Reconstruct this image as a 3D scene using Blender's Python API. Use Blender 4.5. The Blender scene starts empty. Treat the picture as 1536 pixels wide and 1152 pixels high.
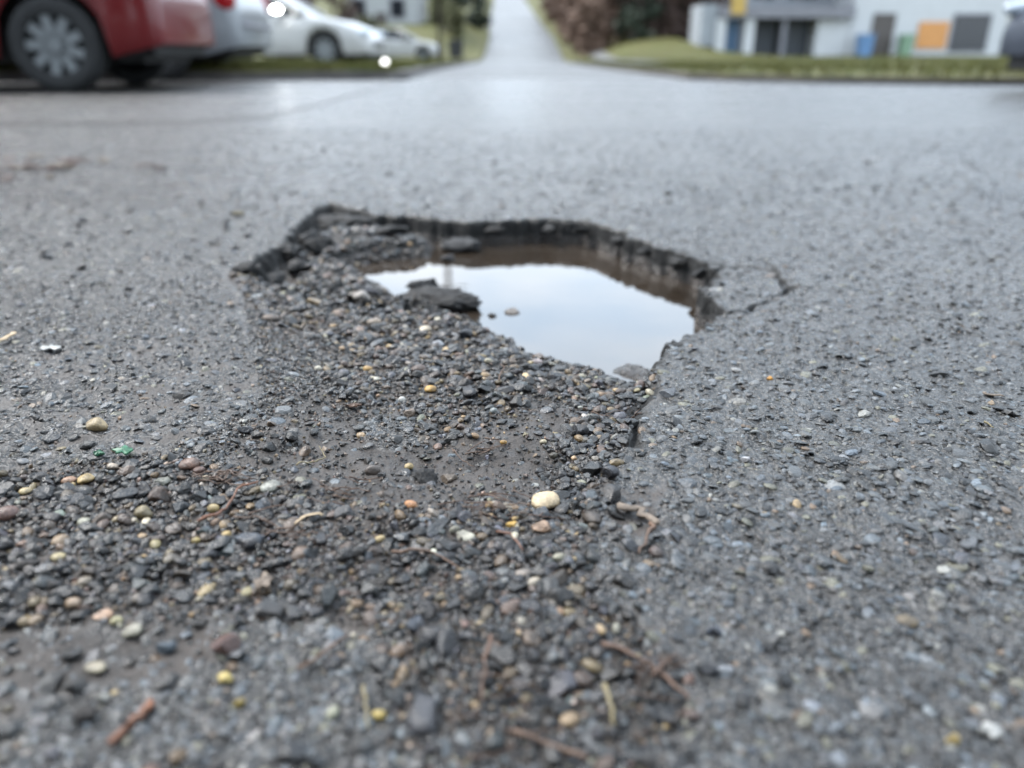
import bpy, bmesh, math, random
import numpy as np
from mathutils import Vector, Matrix

random.seed(7)
rng = np.random.default_rng(11)
scn = bpy.context.scene
col = scn.collection
R = math.radians

# ------------------------------------------------------------------ camera
CAM_H, PITCH, FPX = 0.27, R(23.2), 1160.0          # metres, down tilt, focal length in pixels of a 1536 wide frame
cam_d = bpy.data.cameras.new('camera')
cam_d.sensor_width = 36.0
cam_d.lens = 36.0 * FPX / 1536.0
cam_d.clip_start = 0.02
cam_d.clip_end = 3000
cam_d.dof.use_dof = True
cam_d.dof.focus_distance = 0.60
cam_d.dof.aperture_fstop = 3.2
cam_d.dof.aperture_blades = 0
cam = bpy.data.objects.new('camera', cam_d)
cam.location = (0, 0, CAM_H)
cam.rotation_euler = (R(90) - PITCH, 0, 0)
col.objects.link(cam)
scn.camera = cam

# ------------------------------------------------------------------ sky (overcast) and sun
SUN_EL, SUN_AZ = R(50), R(-62)                     # sun behind the cloud, to the left
world = bpy.data.worlds.new('World')
scn.world = world
world.use_nodes = True
wn = world.node_tree
wn.nodes.clear()
w_out = wn.nodes.new('ShaderNodeOutputWorld')
w_bg = wn.nodes.new('ShaderNodeBackground')
w_sky = wn.nodes.new('ShaderNodeTexSky')
w_sky.sky_type = 'NISHITA'
w_sky.sun_disc = False
w_sky.sun_elevation = SUN_EL
w_sky.sun_rotation = SUN_AZ
w_sky.air_density = 1.0
w_sky.dust_density = 3.0
w_co = wn.nodes.new('ShaderNodeTexCoord')
w_map = wn.nodes.new('ShaderNodeMapping')
w_map.inputs['Scale'].default_value = (1, 1, 2.6)
w_no = wn.nodes.new('ShaderNodeTexNoise')
w_no.inputs['Scale'].default_value = 4.2
w_no.inputs['Detail'].default_value = 5
w_ramp = wn.nodes.new('ShaderNodeValToRGB')
w_ramp.color_ramp.elements[0].position = 0.3
w_ramp.color_ramp.elements[0].color = (0.61, 0.78, 0.97, 1)
w_ramp.color_ramp.elements[1].position = 0.72
w_ramp.color_ramp.elements[1].color = (0.93, 0.985, 1.04, 1)
w_mul = wn.nodes.new('ShaderNodeVectorMath'); w_mul.operation = 'SCALE'
w_mul.inputs['Scale'].default_value = 7.5
w_mix = wn.nodes.new('ShaderNodeMixRGB')
w_mix.inputs['Fac'].default_value = 0.90
L = wn.links.new
L(w_co.outputs['Generated'], w_map.inputs['Vector'])
L(w_map.outputs['Vector'], w_no.inputs['Vector'])
L(w_no.outputs['Fac'], w_ramp.inputs['Fac'])
L(w_ramp.outputs['Color'], w_mul.inputs[0])
L(w_sky.outputs['Color'], w_mix.inputs['Color1'])
L(w_mul.outputs['Vector'], w_mix.inputs['Color2'])
L(w_mix.outputs['Color'], w_bg.inputs['Color'])
w_bg.inputs['Strength'].default_value = 0.125
L(w_bg.outputs['Background'], w_out.inputs['Surface'])

sun_d = bpy.data.lights.new('sun', 'SUN')
sun_d.energy = 1.5
sun_d.angle = R(10)
sun_d.color = (1.0, 0.97, 0.93)
sun = bpy.data.objects.new('sun', sun_d)
_s = Vector((math.sin(SUN_AZ) * math.cos(SUN_EL), math.cos(SUN_AZ) * math.cos(SUN_EL), math.sin(SUN_EL)))
sun.rotation_euler = _s.to_track_quat('Z', 'Y').to_euler()
sun.location = (0, 0, 30)
col.objects.link(sun)

scn.view_settings.view_transform = 'Standard'
scn.view_settings.look = 'None'
scn.view_settings.exposure = 1.82
scn.view_settings.gamma = 1.0
scn.view_settings.use_curve_mapping = False
scn.cycles.max_bounces = 8
scn.cycles.use_denoising = True


# ------------------------------------------------------------------ helpers
def ground(u, v, z=0.0):
    """where the sight line through a photograph pixel meets the level z"""
    x = (u - 768.0) / FPX
    y = (576.0 - v) / FPX
    dx = x
    dy = y * math.sin(PITCH) + math.cos(PITCH)
    dz = y * math.cos(PITCH) - math.sin(PITCH)
    t = (z - CAM_H) / dz
    return dx * t, dy * t


def gpoly(pts, z=0.0):
    return np.array([ground(p[0], p[1], z) for p in pts])


def px_size(u, v):
    """metres per photograph pixel where that sight line meets the road"""
    x, y = ground(u, v)
    depth = y * math.cos(PITCH) + CAM_H * math.sin(PITCH)
    return depth / FPX


def tag(o, label=None, cat=None, group=None, kind=None):
    if label: o['label'] = label
    if cat: o['category'] = cat
    if group: o['group'] = group
    if kind: o['kind'] = kind
    return o


def empty(name, loc=(0, 0, 0), rz=0.0):
    o = bpy.data.objects.new(name, None)
    o.empty_display_size = 0.1
    o.location = loc
    o.rotation_euler = (0, 0, rz)
    col.objects.link(o)
    return o


def link_mesh(name, me, mat=None, parent=None, loc=None):
    o = bpy.data.objects.new(name, me)
    col.objects.link(o)
    if mat is not None and len(me.materials) == 0:
        me.materials.append(mat)
    if parent is not None: o.parent = parent
    if loc is not None: o.location = loc
    return o


def mesh_np(name, verts, faces, smooth=True, colors=None, attr='Col'):
    """faces: (n,3) or (n,4) int array"""
    me = bpy.data.meshes.new(name)
    verts = np.ascontiguousarray(verts, dtype=np.float32)
    faces = np.ascontiguousarray(faces, dtype=np.int32)
    nf, k = faces.shape
    me.vertices.add(len(verts)); me.vertices.foreach_set('co', verts.ravel())
    me.loops.add(nf * k); me.loops.foreach_set('vertex_index', faces.ravel())
    me.polygons.add(nf)
    me.polygons.foreach_set('loop_start', np.arange(0, nf * k, k, dtype=np.int32))
    me.polygons.foreach_set('loop_total', np.full(nf, k, dtype=np.int32))
    me.polygons.foreach_set('use_smooth', np.full(nf, smooth, dtype=bool))
    if colors is not None:
        a = me.attributes.new(attr, 'FLOAT_COLOR', 'POINT')
        c = np.ones((len(verts), 4), dtype=np.float32); c[:, :3] = colors
        a.data.foreach_set('color', c.ravel())
    me.update(calc_edges=True)
    return me


class MB:
    """collects simple solids into one mesh"""
    def __init__(self): self.bm = bmesh.new()

    def box(self, x0, x1, y0, y1, z0, z1, bevel=0.0):
        m = Matrix.Translation(((x0 + x1) / 2, (y0 + y1) / 2, (z0 + z1) / 2)) @ Matrix.Diagonal((abs(x1 - x0), abs(y1 - y0), abs(z1 - z0), 1))
        g = bmesh.ops.create_cube(self.bm, size=1.0, matrix=m)
        if bevel > 0:
            es = list({e for v in g['verts'] for e in v.link_edges})
            bmesh.ops.bevel(self.bm, geom=es, offset=bevel, segments=2, affect='EDGES', profile=0.6)
        return self

    def ellipsoid(self, c, r, sub=2, rot=None):
        m = Matrix.Translation(c) @ (rot.to_4x4() if rot else Matrix()) @ Matrix.Diagonal((r[0], r[1], r[2], 1))
        bmesh.ops.create_icosphere(self.bm, subdivisions=sub, radius=1.0, matrix=m)
        return self

    def cyl(self, p0, p1, r0, r1=None, seg=16):
        p0, p1 = Vector(p0), Vector(p1)
        d = p1 - p0
        m = Matrix.Translation((p0 + p1) / 2) @ d.to_track_quat('Z', 'Y').to_matrix().to_4x4()
        bmesh.ops.create_cone(self.bm, cap_ends=True, segments=seg, radius1=r0, radius2=r0 if r1 is None else r1, depth=d.length, matrix=m)
        return self

    def tube(self, pts, radii, seg=6, flat=1.0):
        rings = []
        pts = [Vector(p) for p in pts]
        for i, p in enumerate(pts):
            t = (pts[min(i + 1, len(pts) - 1)] - pts[max(i - 1, 0)]).normalized()
            a = t.cross(Vector((0, 0, 1)))
            if a.length < 1e-4: a = t.cross(Vector((1, 0, 0)))
            a.normalize(); b = a.cross(t).normalized()
            rings.append([self.bm.verts.new(p + (a * math.cos(2 * math.pi * k / seg) + b * math.sin(2 * math.pi * k / seg) * flat) * radii[i]) for k in range(seg)])
        for i in range(len(rings) - 1):
            for k in range(seg):
                self.bm.faces.new((rings[i][k], rings[i][(k + 1) % seg], rings[i + 1][(k + 1) % seg], rings[i + 1][k]))
        self.bm.faces.new(rings[0][::-1]); self.bm.faces.new(rings[-1])
        return self

    def build(self, name, mat, parent=None, smooth=False, loc=None):
        bmesh.ops.recalc_face_normals(self.bm, faces=self.bm.faces[:])
        me = bpy.data.meshes.new(name)
        self.bm.to_mesh(me); self.bm.free()
        if smooth: me.polygons.foreach_set('use_smooth', np.full(len(me.polygons), True))
        return link_mesh(name, me, mat, parent, loc)


# ---- lattice noise on arrays
_tab = rng.random((256, 256))


def vnoise(x, y, f, seed=0):
    x = np.asarray(x) * f + seed * 17.31; y = np.asarray(y) * f + seed * 9.77
    xi = np.floor(x).astype(int); yi = np.floor(y).astype(int)
    xf = x - xi; yf = y - yi
    xf = xf * xf * (3 - 2 * xf); yf = yf * yf * (3 - 2 * yf)
    a = _tab[xi & 255, yi & 255]; b = _tab[(xi + 1) & 255, yi & 255]
    c = _tab[xi & 255, (yi + 1) & 255]; d = _tab[(xi + 1) & 255, (yi + 1) & 255]
    return (a * (1 - xf) + b * xf) * (1 - yf) + (c * (1 - xf) + d * xf) * yf - 0.5


def fbm(x, y, f, octs=3, seed=0, gain=0.5):
    s = 0.0; a = 1.0
    for i in range(octs):
        s = s + a * vnoise(x, y, f, seed + i * 3); f *= 2.03; a *= gain
    return s


def sstep(a, b, x):
    t = np.clip((np.asarray(x) - a) / (b - a), 0, 1)
    return t * t * (3 - 2 * t)


def seg_dist(x, y, a, b):
    ax, ay = a; bx, by = b
    dx, dy = bx - ax, by - ay
    t = np.clip(((x - ax) * dx + (y - ay) * dy) / (dx * dx + dy * dy + 1e-12), 0, 1)
    return np.hypot(x - ax - t * dx, y - ay - t * dy), t


def inside(x, y, P):
    r = np.zeros(np.shape(x), bool)
    n = len(P)
    for i in range(n):
        x0, y0 = P[i]; x1, y1 = P[(i + 1) % n]
        c = ((y0 > y) != (y1 > y)) & (x < (x1 - x0) * (y - y0) / (y1 - y0 + 1e-12) + x0)
        r ^= c
    return r


def soft_poly(x, y, P, w):
    """1 well inside polygon P, 0 well outside, ramp of width w across the outline"""
    x = np.asarray(x, float); y = np.asarray(y, float)
    out = np.zeros(x.shape)
    m = (x > P[:, 0].min() - w) & (x < P[:, 0].max() + w) & (y > P[:, 1].min() - w) & (y < P[:, 1].max() + w)
    if not m.any(): return out
    xs, ys = x[m], y[m]
    d = np.full(xs.shape, 1e9)
    for i in range(len(P)):
        d = np.minimum(d, seg_dist(xs, ys, P[i], P[(i + 1) % len(P)])[0])
    s = np.where(inside(xs, ys, P), d, -d)
    out[m] = sstep(-w, w, s)
    return out


# ------------------------------------------------------------------ materials
def nodes_of(name):
    m = bpy.data.materials.new(name); m.use_nodes = True
    nt = m.node_tree
    b = nt.nodes['Principled BSDF']
    return m, nt, b


def noise_node(nt, scale, detail=3, rough=0.55, vec=None):
    n = nt.nodes.new('ShaderNodeTexNoise')
    n.inputs['Scale'].default_value = scale; n.inputs['Detail'].default_value = detail; n.inputs['Roughness'].default_value = rough
    if vec is not None: nt.links.new(vec, n.inputs['Vector'])
    return n


def ramp_node(nt, fac, stops):
    r = nt.nodes.new('ShaderNodeValToRGB')
    e = r.color_ramp.elements
    while len(e) < len(stops): e.new(0.5)
    for i, (p, c) in enumerate(stops):
        e[i].position = p
        e[i].color = (c, c, c, 1) if isinstance(c, (int, float)) else (*c, 1)
    nt.links.new(fac, r.inputs['Fac'])
    return r


def mix_node(nt, fac, a, b, mode='MIX'):
    n = nt.nodes.new('ShaderNodeMixRGB'); n.blend_type = mode
    for s, v in (('Fac', fac), ('Color1', a), ('Color2', b)):
        if isinstance(v, (int, float)):
            n.inputs[s].default_value = v if s == 'Fac' else (v, v, v, 1)
        elif isinstance(v, tuple): n.inputs[s].default_value = (*v, 1)
        else: nt.links.new(v, n.inputs[s])
    return n


def bump_node(nt, height, strength, dist, prev=None):
    b = nt.nodes.new('ShaderNodeBump')
    b.inputs['Strength'].default_value = strength; b.inputs['Distance'].default_value = dist
    nt.links.new(height, b.inputs['Height'])
    if prev is not None: nt.links.new(prev, b.inputs['Normal'])
    return b


def plain(name, color, rough=0.5, metal=0.0, var=0.15, scale=6.0, bump=0.0, coat=0.0, spec=0.5):
    m, nt, b = nodes_of(name)
    tc = nt.nodes.new('ShaderNodeTexCoord')
    n = noise_node(nt, scale, 4, 0.6, tc.outputs['Object'])
    lo = tuple(c * (1 - var) for c in color); hi = tuple(min(1, c * (1 + var)) for c in color)
    r = ramp_node(nt, n.outputs['Fac'], [(0.3, lo), (0.7, hi)])
    nt.links.new(r.outputs['Color'], b.inputs['Base Color'])
    b.inputs['Roughness'].default_value = rough
    b.inputs['Metallic'].default_value = metal
    b.inputs['Specular IOR Level'].default_value = spec
    b.inputs['Coat Weight'].default_value = coat
    b.inputs['Coat Roughness'].default_value = 0.05
    if bump:
        n2 = noise_node(nt, scale * 8, 4, 0.6, tc.outputs['Object'])
        bb = bump_node(nt, n2.outputs['Fac'], 0.6, bump)
        nt.links.new(bb.outputs['Normal'], b.inputs['Normal'])
    return m


def make_asphalt(name, grey=1.0, rough_lo=0.17, rough_hi=0.38, masked=True):
    m, nt, b = nodes_of(name)
    ge = nt.nodes.new('ShaderNodeNewGeometry')
    P = ge.outputs['Position']
    fine = noise_node(nt, 420, 4, 0.65, P)
    mid = noise_node(nt, 60, 4, 0.6, P)
    big = noise_node(nt, 2.3, 4, 0.55, P)
    vo = nt.nodes.new('ShaderNodeTexVoronoi'); vo.inputs['Scale'].default_value = 210
    nt.links.new(P, vo.inputs['Vector'])
    vo2 = nt.nodes.new('ShaderNodeTexVoronoi'); vo2.inputs['Scale'].default_value = 330
    nt.links.new(P, vo2.inputs['Vector'])
    sep = nt.nodes.new('ShaderNodeSeparateColor'); nt.links.new(vo.outputs['Color'], sep.inputs['Color'])
    cell = ramp_node(nt, sep.outputs['Red'], [(0.0, (0.022 * grey, 0.0208 * grey, 0.0196 * grey)), (0.5, (0.049 * grey, 0.0458 * grey, 0.0428 * grey)), (0.85, (0.064 * grey, 0.0598 * grey, 0.0555 * grey)), (0.95, (0.050 * grey, 0.056 * grey, 0.062 * grey)), (1.0, (0.075 * grey, 0.066 * grey, 0.050 * grey))])
    cell.color_ramp.interpolation = 'LINEAR'
    grit = ramp_node(nt, fine.outputs['Fac'], [(0.36, 0.10), (0.45, 0.65), (0.54, 0.95), (0.68, 1.5)])
    c1 = mix_node(nt, 1.0, cell.outputs['Color'], grit.outputs['Color'], 'MULTIPLY')
    stain = ramp_node(nt, big.outputs['Fac'], [(0.3, (0.66, 0.67, 0.69)), (0.7, (1.15, 1.13, 1.10))])
    c2 = mix_node(nt, 1.0, c1.outputs['Color'], stain.outputs['Color'], 'MULTIPLY')
    rr0 = ramp_node(nt, mid.outputs['Fac'], [(0.25, rough_lo), (0.75, rough_hi)])
    # worn wheel paths lie a little smoother than the rest
    mp = nt.nodes.new('ShaderNodeMapping'); mp.inputs['Rotation'].default_value = (0, 0, 0.5); mp.inputs['Scale'].default_value = (0.16, 1.1, 1)
    nt.links.new(P, mp.inputs['Vector'])
    st_n = noise_node(nt, 1.0, 3, 0.5, mp.outputs['Vector'])
    blot = noise_node(nt, 9, 4, 0.65, P)
    both = mix_node(nt, 0.5, st_n.outputs['Fac'], blot.outputs['Fac'])
    worn = ramp_node(nt, both.outputs['Color'], [(0.38, 0.62), (0.5, 1.0), (0.62, 1.35)])
    rr = mix_node(nt, 1.0, rr0.outputs['Color'], worn.outputs['Color'], 'MULTIPLY')
    h1 = ramp_node(nt, vo.outputs['Distance'], [(0.0, 1.0), (0.75, 0.0)])
    h2 = ramp_node(nt, vo2.outputs['Distance'], [(0.0, 1.0), (0.8, 0.0)])
    hs = mix_node(nt, 0.4, h1.outputs['Color'], h2.outputs['Color'])
    hs2 = mix_node(nt, 0.35, hs.outputs['Color'], fine.outputs['Fac'])
    bp = bump_node(nt, hs2.outputs['Color'], 1.0, 0.0055)
    colr, rough, norm = c2.outputs['Color'], rr.outputs['Color'], bp.outputs['Normal']
    if masked:
        at = nt.nodes.new('ShaderNodeAttribute'); at.attribute_name = 'Col'
        sp = nt.nodes.new('ShaderNodeSeparateColor'); nt.links.new(at.outputs['Color'], sp.inputs['Color'])
        mudn = noise_node(nt, 28, 5, 0.65, P)
        mudf = noise_node(nt, 300, 4, 0.7, P)
        mudc = ramp_node(nt, mudn.outputs['Fac'], [(0.28, (0.013, 0.0097, 0.0074)), (0.5, (0.032, 0.0238, 0.0188)), (0.72, (0.055, 0.0425, 0.0345))])
        grit2 = ramp_node(nt, mudf.outputs['Fac'], [(0.3, 0.55), (0.7, 1.3)])
        mudc2 = mix_node(nt, 1.0, mudc.outputs['Color'], grit2.outputs['Color'], 'MULTIPLY')
        # ragged edge for the mud mask
        add = nt.nodes.new('ShaderNodeMath'); add.operation = 'ADD'
        e1 = nt.nodes.new('ShaderNodeMath'); e1.operation = 'MULTIPLY_ADD'; e1.inputs[1].default_value = 1.5; e1.inputs[2].default_value = -0.75
        nt.links.new(mudn.outputs['Fac'], e1.inputs[0])
        nt.links.new(sp.outputs['Red'], add.inputs[0]); nt.links.new(e1.outputs[0], add.inputs[1])
        mm = ramp_node(nt, add.outputs[0], [(0.3, 0.0), (0.62, 1.0)])
        sxyz = nt.nodes.new('ShaderNodeSeparateXYZ'); nt.links.new(P, sxyz.inputs['Vector'])
        wob = nt.nodes.new('ShaderNodeMath'); wob.operation = 'MULTIPLY_ADD'; wob.inputs[1].default_value = 0.012; wob.inputs[2].default_value = -0.006
        nt.links.new(mid.outputs['Fac'], wob.inputs[0])
        zw = nt.nodes.new('ShaderNodeMath'); zw.operation = 'ADD'
        nt.links.new(sxyz.outputs['Z'], zw.inputs[0]); nt.links.new(wob.outputs[0], zw.inputs[1])

        def band(a, b_):
            r_ = nt.nodes.new('ShaderNodeMapRange'); r_.inputs['From Min'].default_value = a; r_.inputs['From Max'].default_value = b_
            nt.links.new(zw.outputs[0], r_.inputs['Value'])
            return r_.outputs['Result']

        def mul(a, b_):
            r_ = nt.nodes.new('ShaderNodeMath'); r_.operation = 'MULTIPLY'
            nt.links.new(a, r_.inputs[0]); nt.links.new(b_, r_.inputs[1])
            return r_.outputs[0]
        course = mul(mul(band(-0.0015, -0.0055), band(-0.031, -0.025)), sp.outputs['Blue'])
        soil = mul(band(-0.025, -0.031), sp.outputs['Blue'])
        mx_ = nt.nodes.new('ShaderNodeMath'); mx_.operation = 'MAXIMUM'
        nt.links.new(mm.outputs['Color'], mx_.inputs[0]); nt.links.new(soil, mx_.inputs[1])
        tx_ = nt.nodes.new('ShaderNodeMath'); tx_.operation = 'MAXIMUM'
        nt.links.new(sp.outputs['Green'], tx_.inputs[0]); nt.links.new(course, tx_.inputs[1])
        c3 = mix_node(nt, mx_.outputs[0], colr, mudc2.outputs['Color'])
        tar = ramp_node(nt, mid.outputs['Fac'], [(0.3, (0.0025, 0.0025, 0.0026)), (0.75, (0.008, 0.0078, 0.0075))])
        c4 = mix_node(nt, tx_.outputs[0], c3.outputs['Color'], tar.outputs['Color'])
        mr = ramp_node(nt, mudn.outputs['Fac'], [(0.3, 0.30), (0.7, 0.56)])
        r3 = mix_node(nt, mm.outputs['Color'], rough, mr.outputs['Color'])
        r4 = mix_node(nt, tx_.outputs[0], r3.outputs['Color'], 0.9)
        mh = mix_node(nt, 0.4, mudn.outputs['Fac'], mudf.outputs['Fac'])
        bm2 = bump_node(nt, mh.outputs['Color'], 1.0, 0.009)
        nmix = nt.nodes.new('ShaderNodeMix'); nmix.data_type = 'VECTOR'
        nt.links.new(mm.outputs['Color'], nmix.inputs[0])
        nt.links.new(norm, nmix.inputs[4]); nt.links.new(bm2.outputs['Normal'], nmix.inputs[5])
        colr, rough, norm = c4.outputs['Color'], r4.outputs['Color'], nmix.outputs[1]
    nt.links.new(colr, b.inputs['Base Color'])
    nt.links.new(rough, b.inputs['Roughness'])
    nt.links.new(norm, b.inputs['Normal'])
    b.inputs['Specular IOR Level'].default_value = 0.66
    return m


def make_stone(name, source, rough=(0.25, 0.5), dirt=0.75):
    """colour comes from the stone's own colour, grain and specks are added"""
    m, nt, b = nodes_of(name)
    ge = nt.nodes.new('ShaderNodeNewGeometry'); P = ge.outputs['Position']
    if source == 'attr':
        a = nt.nodes.new('ShaderNodeAttribute'); a.attribute_name = 'Col'; c = a.outputs['Color']
    else:
        a = nt.nodes.new('ShaderNodeObjectInfo'); c = a.outputs['Color']
    n1 = noise_node(nt, 130, 5, 0.7, P)
    n2 = noise_node(nt, 700, 3, 0.7, P)
    g1 = ramp_node(nt, n1.outputs['Fac'], [(0.28, 0.5), (0.5, 0.95), (0.72, 1.35)])
    g2 = ramp_node(nt, n2.outputs['Fac'], [(0.3, 0.7), (0.7, 1.25)])
    c1 = mix_node(nt, 1.0, c, g1.outputs['Color'], 'MULTIPLY')
    c2 = mix_node(nt, 1.0, c1.outputs['Color'], g2.outputs['Color'], 'MULTIPLY')
    n3 = noise_node(nt, 55, 4, 0.7, P)
    df = ramp_node(nt, n3.outputs['Fac'], [(0.46, 0.0), (0.66, dirt)])
    c3 = mix_node(nt, df.outputs['Color'], c2.outputs['Color'], (0.026, 0.020, 0.0155))
    nt.links.new(c3.outputs['Color'], b.inputs['Base Color'])
    rr = ramp_node(nt, n1.outputs['Fac'], [(0.3, rough[0]), (0.7, rough[1])])
    nt.links.new(rr.outputs['Color'], b.inputs['Roughness'])
    hh = mix_node(nt, 0.5, n1.outputs['Fac'], n2.outputs['Fac'])
    bp = bump_node(nt, hh.outputs['Color'], 0.7, 0.0018)
    nt.links.new(bp.outputs['Normal'], b.inputs['Normal'])
    return m


def make_paint(name, color, rough=0.3):
    m, nt, b = nodes_of(name)
    tc = nt.nodes.new('ShaderNodeTexCoord')
    n = noise_node(nt, 3, 4, 0.6, tc.outputs['Object'])
    r = ramp_node(nt, n.outputs['Fac'], [(0.3, tuple(c * 0.9 for c in color)), (0.7, color)])
    nt.links.new(r.outputs['Color'], b.inputs['Base Color'])
    b.inputs['Roughness'].default_value = rough
    b.inputs['Coat Weight'].default_value = 0.3
    b.inputs['Coat Roughness'].default_value = 0.08
    return m


def make_water():
    m, nt, b = nodes_of('puddle_water')
    ge = nt.nodes.new('ShaderNodeNewGeometry'); P = ge.outputs['Position']
    n = noise_node(nt, 9, 3, 0.5, P)
    r = ramp_node(nt, n.outputs['Fac'], [(0.3, (0.022, 0.0165, 0.012)), (0.7, (0.040, 0.031, 0.024))])
    nt.links.new(r.outputs['Color'], b.inputs['Base Color'])
    b.inputs['Roughness'].default_value = 0.012
    b.inputs['IOR'].default_value = 2.0
    n2 = noise_node(nt, 14, 2, 0.5, P)
    bp = bump_node(nt, n2.outputs['Fac'], 0.15, 0.0012)
    nt.links.new(bp.outputs['Normal'], b.inputs['Normal'])
    return m


def make_grass(name, stops):
    m, nt, b = nodes_of(name)
    ge = nt.nodes.new('ShaderNodeNewGeometry'); P = ge.outputs['Position']
    n = noise_node(nt, 0.9, 5, 0.7, P)
    n2 = noise_node(nt, 9, 4, 0.7, P)
    mx = mix_node(nt, 0.45, n.outputs['Fac'], n2.outputs['Fac'])
    r = ramp_node(nt, mx.outputs['Color'], stops)
    nt.links.new(r.outputs['Color'], b.inputs['Base Color'])
    b.inputs['Roughness'].default_value = 0.75
    b.inputs['Specular IOR Level'].default_value = 0.2
    bp = bump_node(nt, n2.outputs['Fac'], 1.0, 0.05)
    nt.links.new(bp.outputs['Normal'], b.inputs['Normal'])
    return m


def make_glow(name, color, strength):
    m, nt, b = nodes_of(name)
    b.inputs['Base Color'].default_value = (*color, 1)
    b.inputs['Emission Color'].default_value = (*color, 1)
    b.inputs['Emission Strength'].default_value = strength
    return m


M = {}
M['road'] = make_asphalt('worn_asphalt')
M['apron'] = make_asphalt('smooth_asphalt', 1.15, 0.2, 0.36, False)
M['far_road'] = make_asphalt('far_asphalt', 1.0, 0.36, 0.52, False)
M['agg'] = make_stone('aggregate', 'attr', (0.14, 0.42), 0.3)
M['gravel'] = make_stone('gravel', 'attr', (0.16, 0.45))
M['stone'] = make_stone('pebble', 'object', (0.18, 0.46))
M['lump'] = make_stone('tar_lump', 'object', (0.6, 0.95), 0.3)
M['water'] = make_water()
M['bark'] = plain('bark', (0.085, 0.05, 0.032), 0.6, var=0.5, scale=120, bump=0.001)
M['bark_grey'] = plain('weathered_bark', (0.13, 0.10, 0.075), 0.65, var=0.45, scale=140, bump=0.001)
M['twig_orange'] = plain('fresh_twig', (0.12, 0.047, 0.022), 0.5, var=0.4, scale=90)
M['needle'] = plain('dry_needle', (0.075, 0.040, 0.024), 0.55, var=0.5, scale=60)
M['wet_leaf'] = plain('wet_leaf', (0.060, 0.026, 0.019), 0.45, var=0.5, scale=60)
M['straw_dark'] = plain('old_straw', (0.09, 0.062, 0.035), 0.5, var=0.4, scale=60)
M['straw'] = plain('straw', (0.15, 0.12, 0.06), 0.55, var=0.4, scale=60)
M['wood'] = plain('pale_wood', (0.36, 0.27, 0.17), 0.6, var=0.35, scale=150, bump=0.0005)
M['moss'] = plain('green_scrap', (0.02, 0.10, 0.05), 0.5, var=0.5, scale=300)
M['white_flake'] = plain('white_flake', (0.24, 0.24, 0.23), 0.5, var=0.25, scale=200)
M['red_paint'] = make_paint('red_paint', (0.115, 0.003, 0.005))
M['silver_paint'] = make_paint('silver_paint', (0.19, 0.205, 0.22))
M['white_paint'] = make_paint('white_paint', (0.37, 0.37, 0.365))
M['blue_paint'] = plain('dark_blue_paint', (0.022, 0.028, 0.042), 0.5, var=0.1, spec=0.3)
M['tyre'] = plain('tyre_rubber', (0.014, 0.015, 0.016), 0.75, var=0.3, scale=10)
M['rim'] = plain('wheel_silver', (0.20, 0.215, 0.225), 0.4, metal=0.5, var=0.1)
M['black_plastic'] = plain('black_plastic', (0.012, 0.012, 0.013), 0.6, var=0.2)
M['car_glass'] = plain('car_glass', (0.012, 0.014, 0.016), 0.06, var=0.1, spec=0.8)
M['lens_red'] = plain('red_lens', (0.32, 0.008, 0.012), 0.15, var=0.1)
M['lens_clear'] = plain('clear_lens', (0.35, 0.40, 0.46), 0.1, var=0.1)
M['chrome'] = plain('chrome', (0.6, 0.62, 0.64), 0.12, metal=1.0, var=0.05)
M['lamp_glow'] = make_glow('lit_lamp', (1.0, 1.0, 0.97), 12.0)  # emission stands in for the glint at the mirror
M['marker_glow'] = make_glow('lit_marker', (1.0, 0.98, 0.93), 1.3)  # emission stands in for the bright spot in the grass
M['lawn'] = make_grass('lawn_ground', [(0.30, (0.04, 0.042, 0.013)), (0.5, (0.080, 0.074, 0.022)), (0.62, (0.058, 0.076, 0.019)), (0.75, (0.095, 0.078, 0.032))])
M['blade'] = make_grass('grass_blade', [(0.30, (0.045, 0.054, 0.014)), (0.5, (0.084, 0.082, 0.022)), (0.65, (0.054, 0.084, 0.019)), (0.78, (0.115, 0.095, 0.04))])
M['dirt'] = plain('kerb_dirt', (0.045, 0.038, 0.032), 0.85, var=0.4, scale=3)
M['kerb'] = plain('kerb_concrete', (0.075, 0.07, 0.066), 0.8, var=0.3, scale=4, bump=0.004)
M['path'] = plain('path_concrete', (0.085, 0.083, 0.078), 0.7, var=0.15, scale=2)
M['wall_white'] = plain('white_render', (0.46, 0.47, 0.48), 0.8, var=0.06, scale=1.5)
M['wall_grey'] = plain('grey_render', (0.24, 0.26, 0.28), 0.8, var=0.1, scale=1.5)
M['wall_cream'] = plain('cream_render', (0.40, 0.39, 0.34), 0.8, var=0.08, scale=1.5)
M['trim_grey'] = plain('grey_trim', (0.17, 0.17, 0.19), 0.6, var=0.1, scale=2)
M['dark_recess'] = plain('dark_shutter', (0.035, 0.042, 0.052), 0.5, var=0.2, scale=2)
M['win_glass'] = plain('window_glass', (0.016, 0.018, 0.022), 0.08, var=0.2)
M['door_brown'] = plain('brown_door', (0.065, 0.055, 0.05), 0.5, var=0.2)
M['blue_door'] = plain('blue_door', (0.045, 0.10, 0.18), 0.5, var=0.2)
M['orange'] = plain('orange_panel', (0.52, 0.24, 0.075), 0.6, var=0.12)
M['yellow'] = plain('yellow_panel', (0.42, 0.28, 0.07), 0.6, var=0.15)
M['bin_blue'] = plain('blue_bin', (0.10, 0.20, 0.36), 0.45, var=0.15)
M['bin_green'] = plain('green_bin', (0.17, 0.27, 0.18), 0.45, var=0.15)
M['bin_dark'] = plain('dark_bin', (0.025, 0.026, 0.028), 0.5, var=0.15)
M['roof'] = plain('roof_tile', (0.06, 0.058, 0.06), 0.7, var=0.2, scale=4)
M['brick'] = plain('red_brick', (0.20, 0.085, 0.06), 0.8, var=0.3, scale=5)
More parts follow.
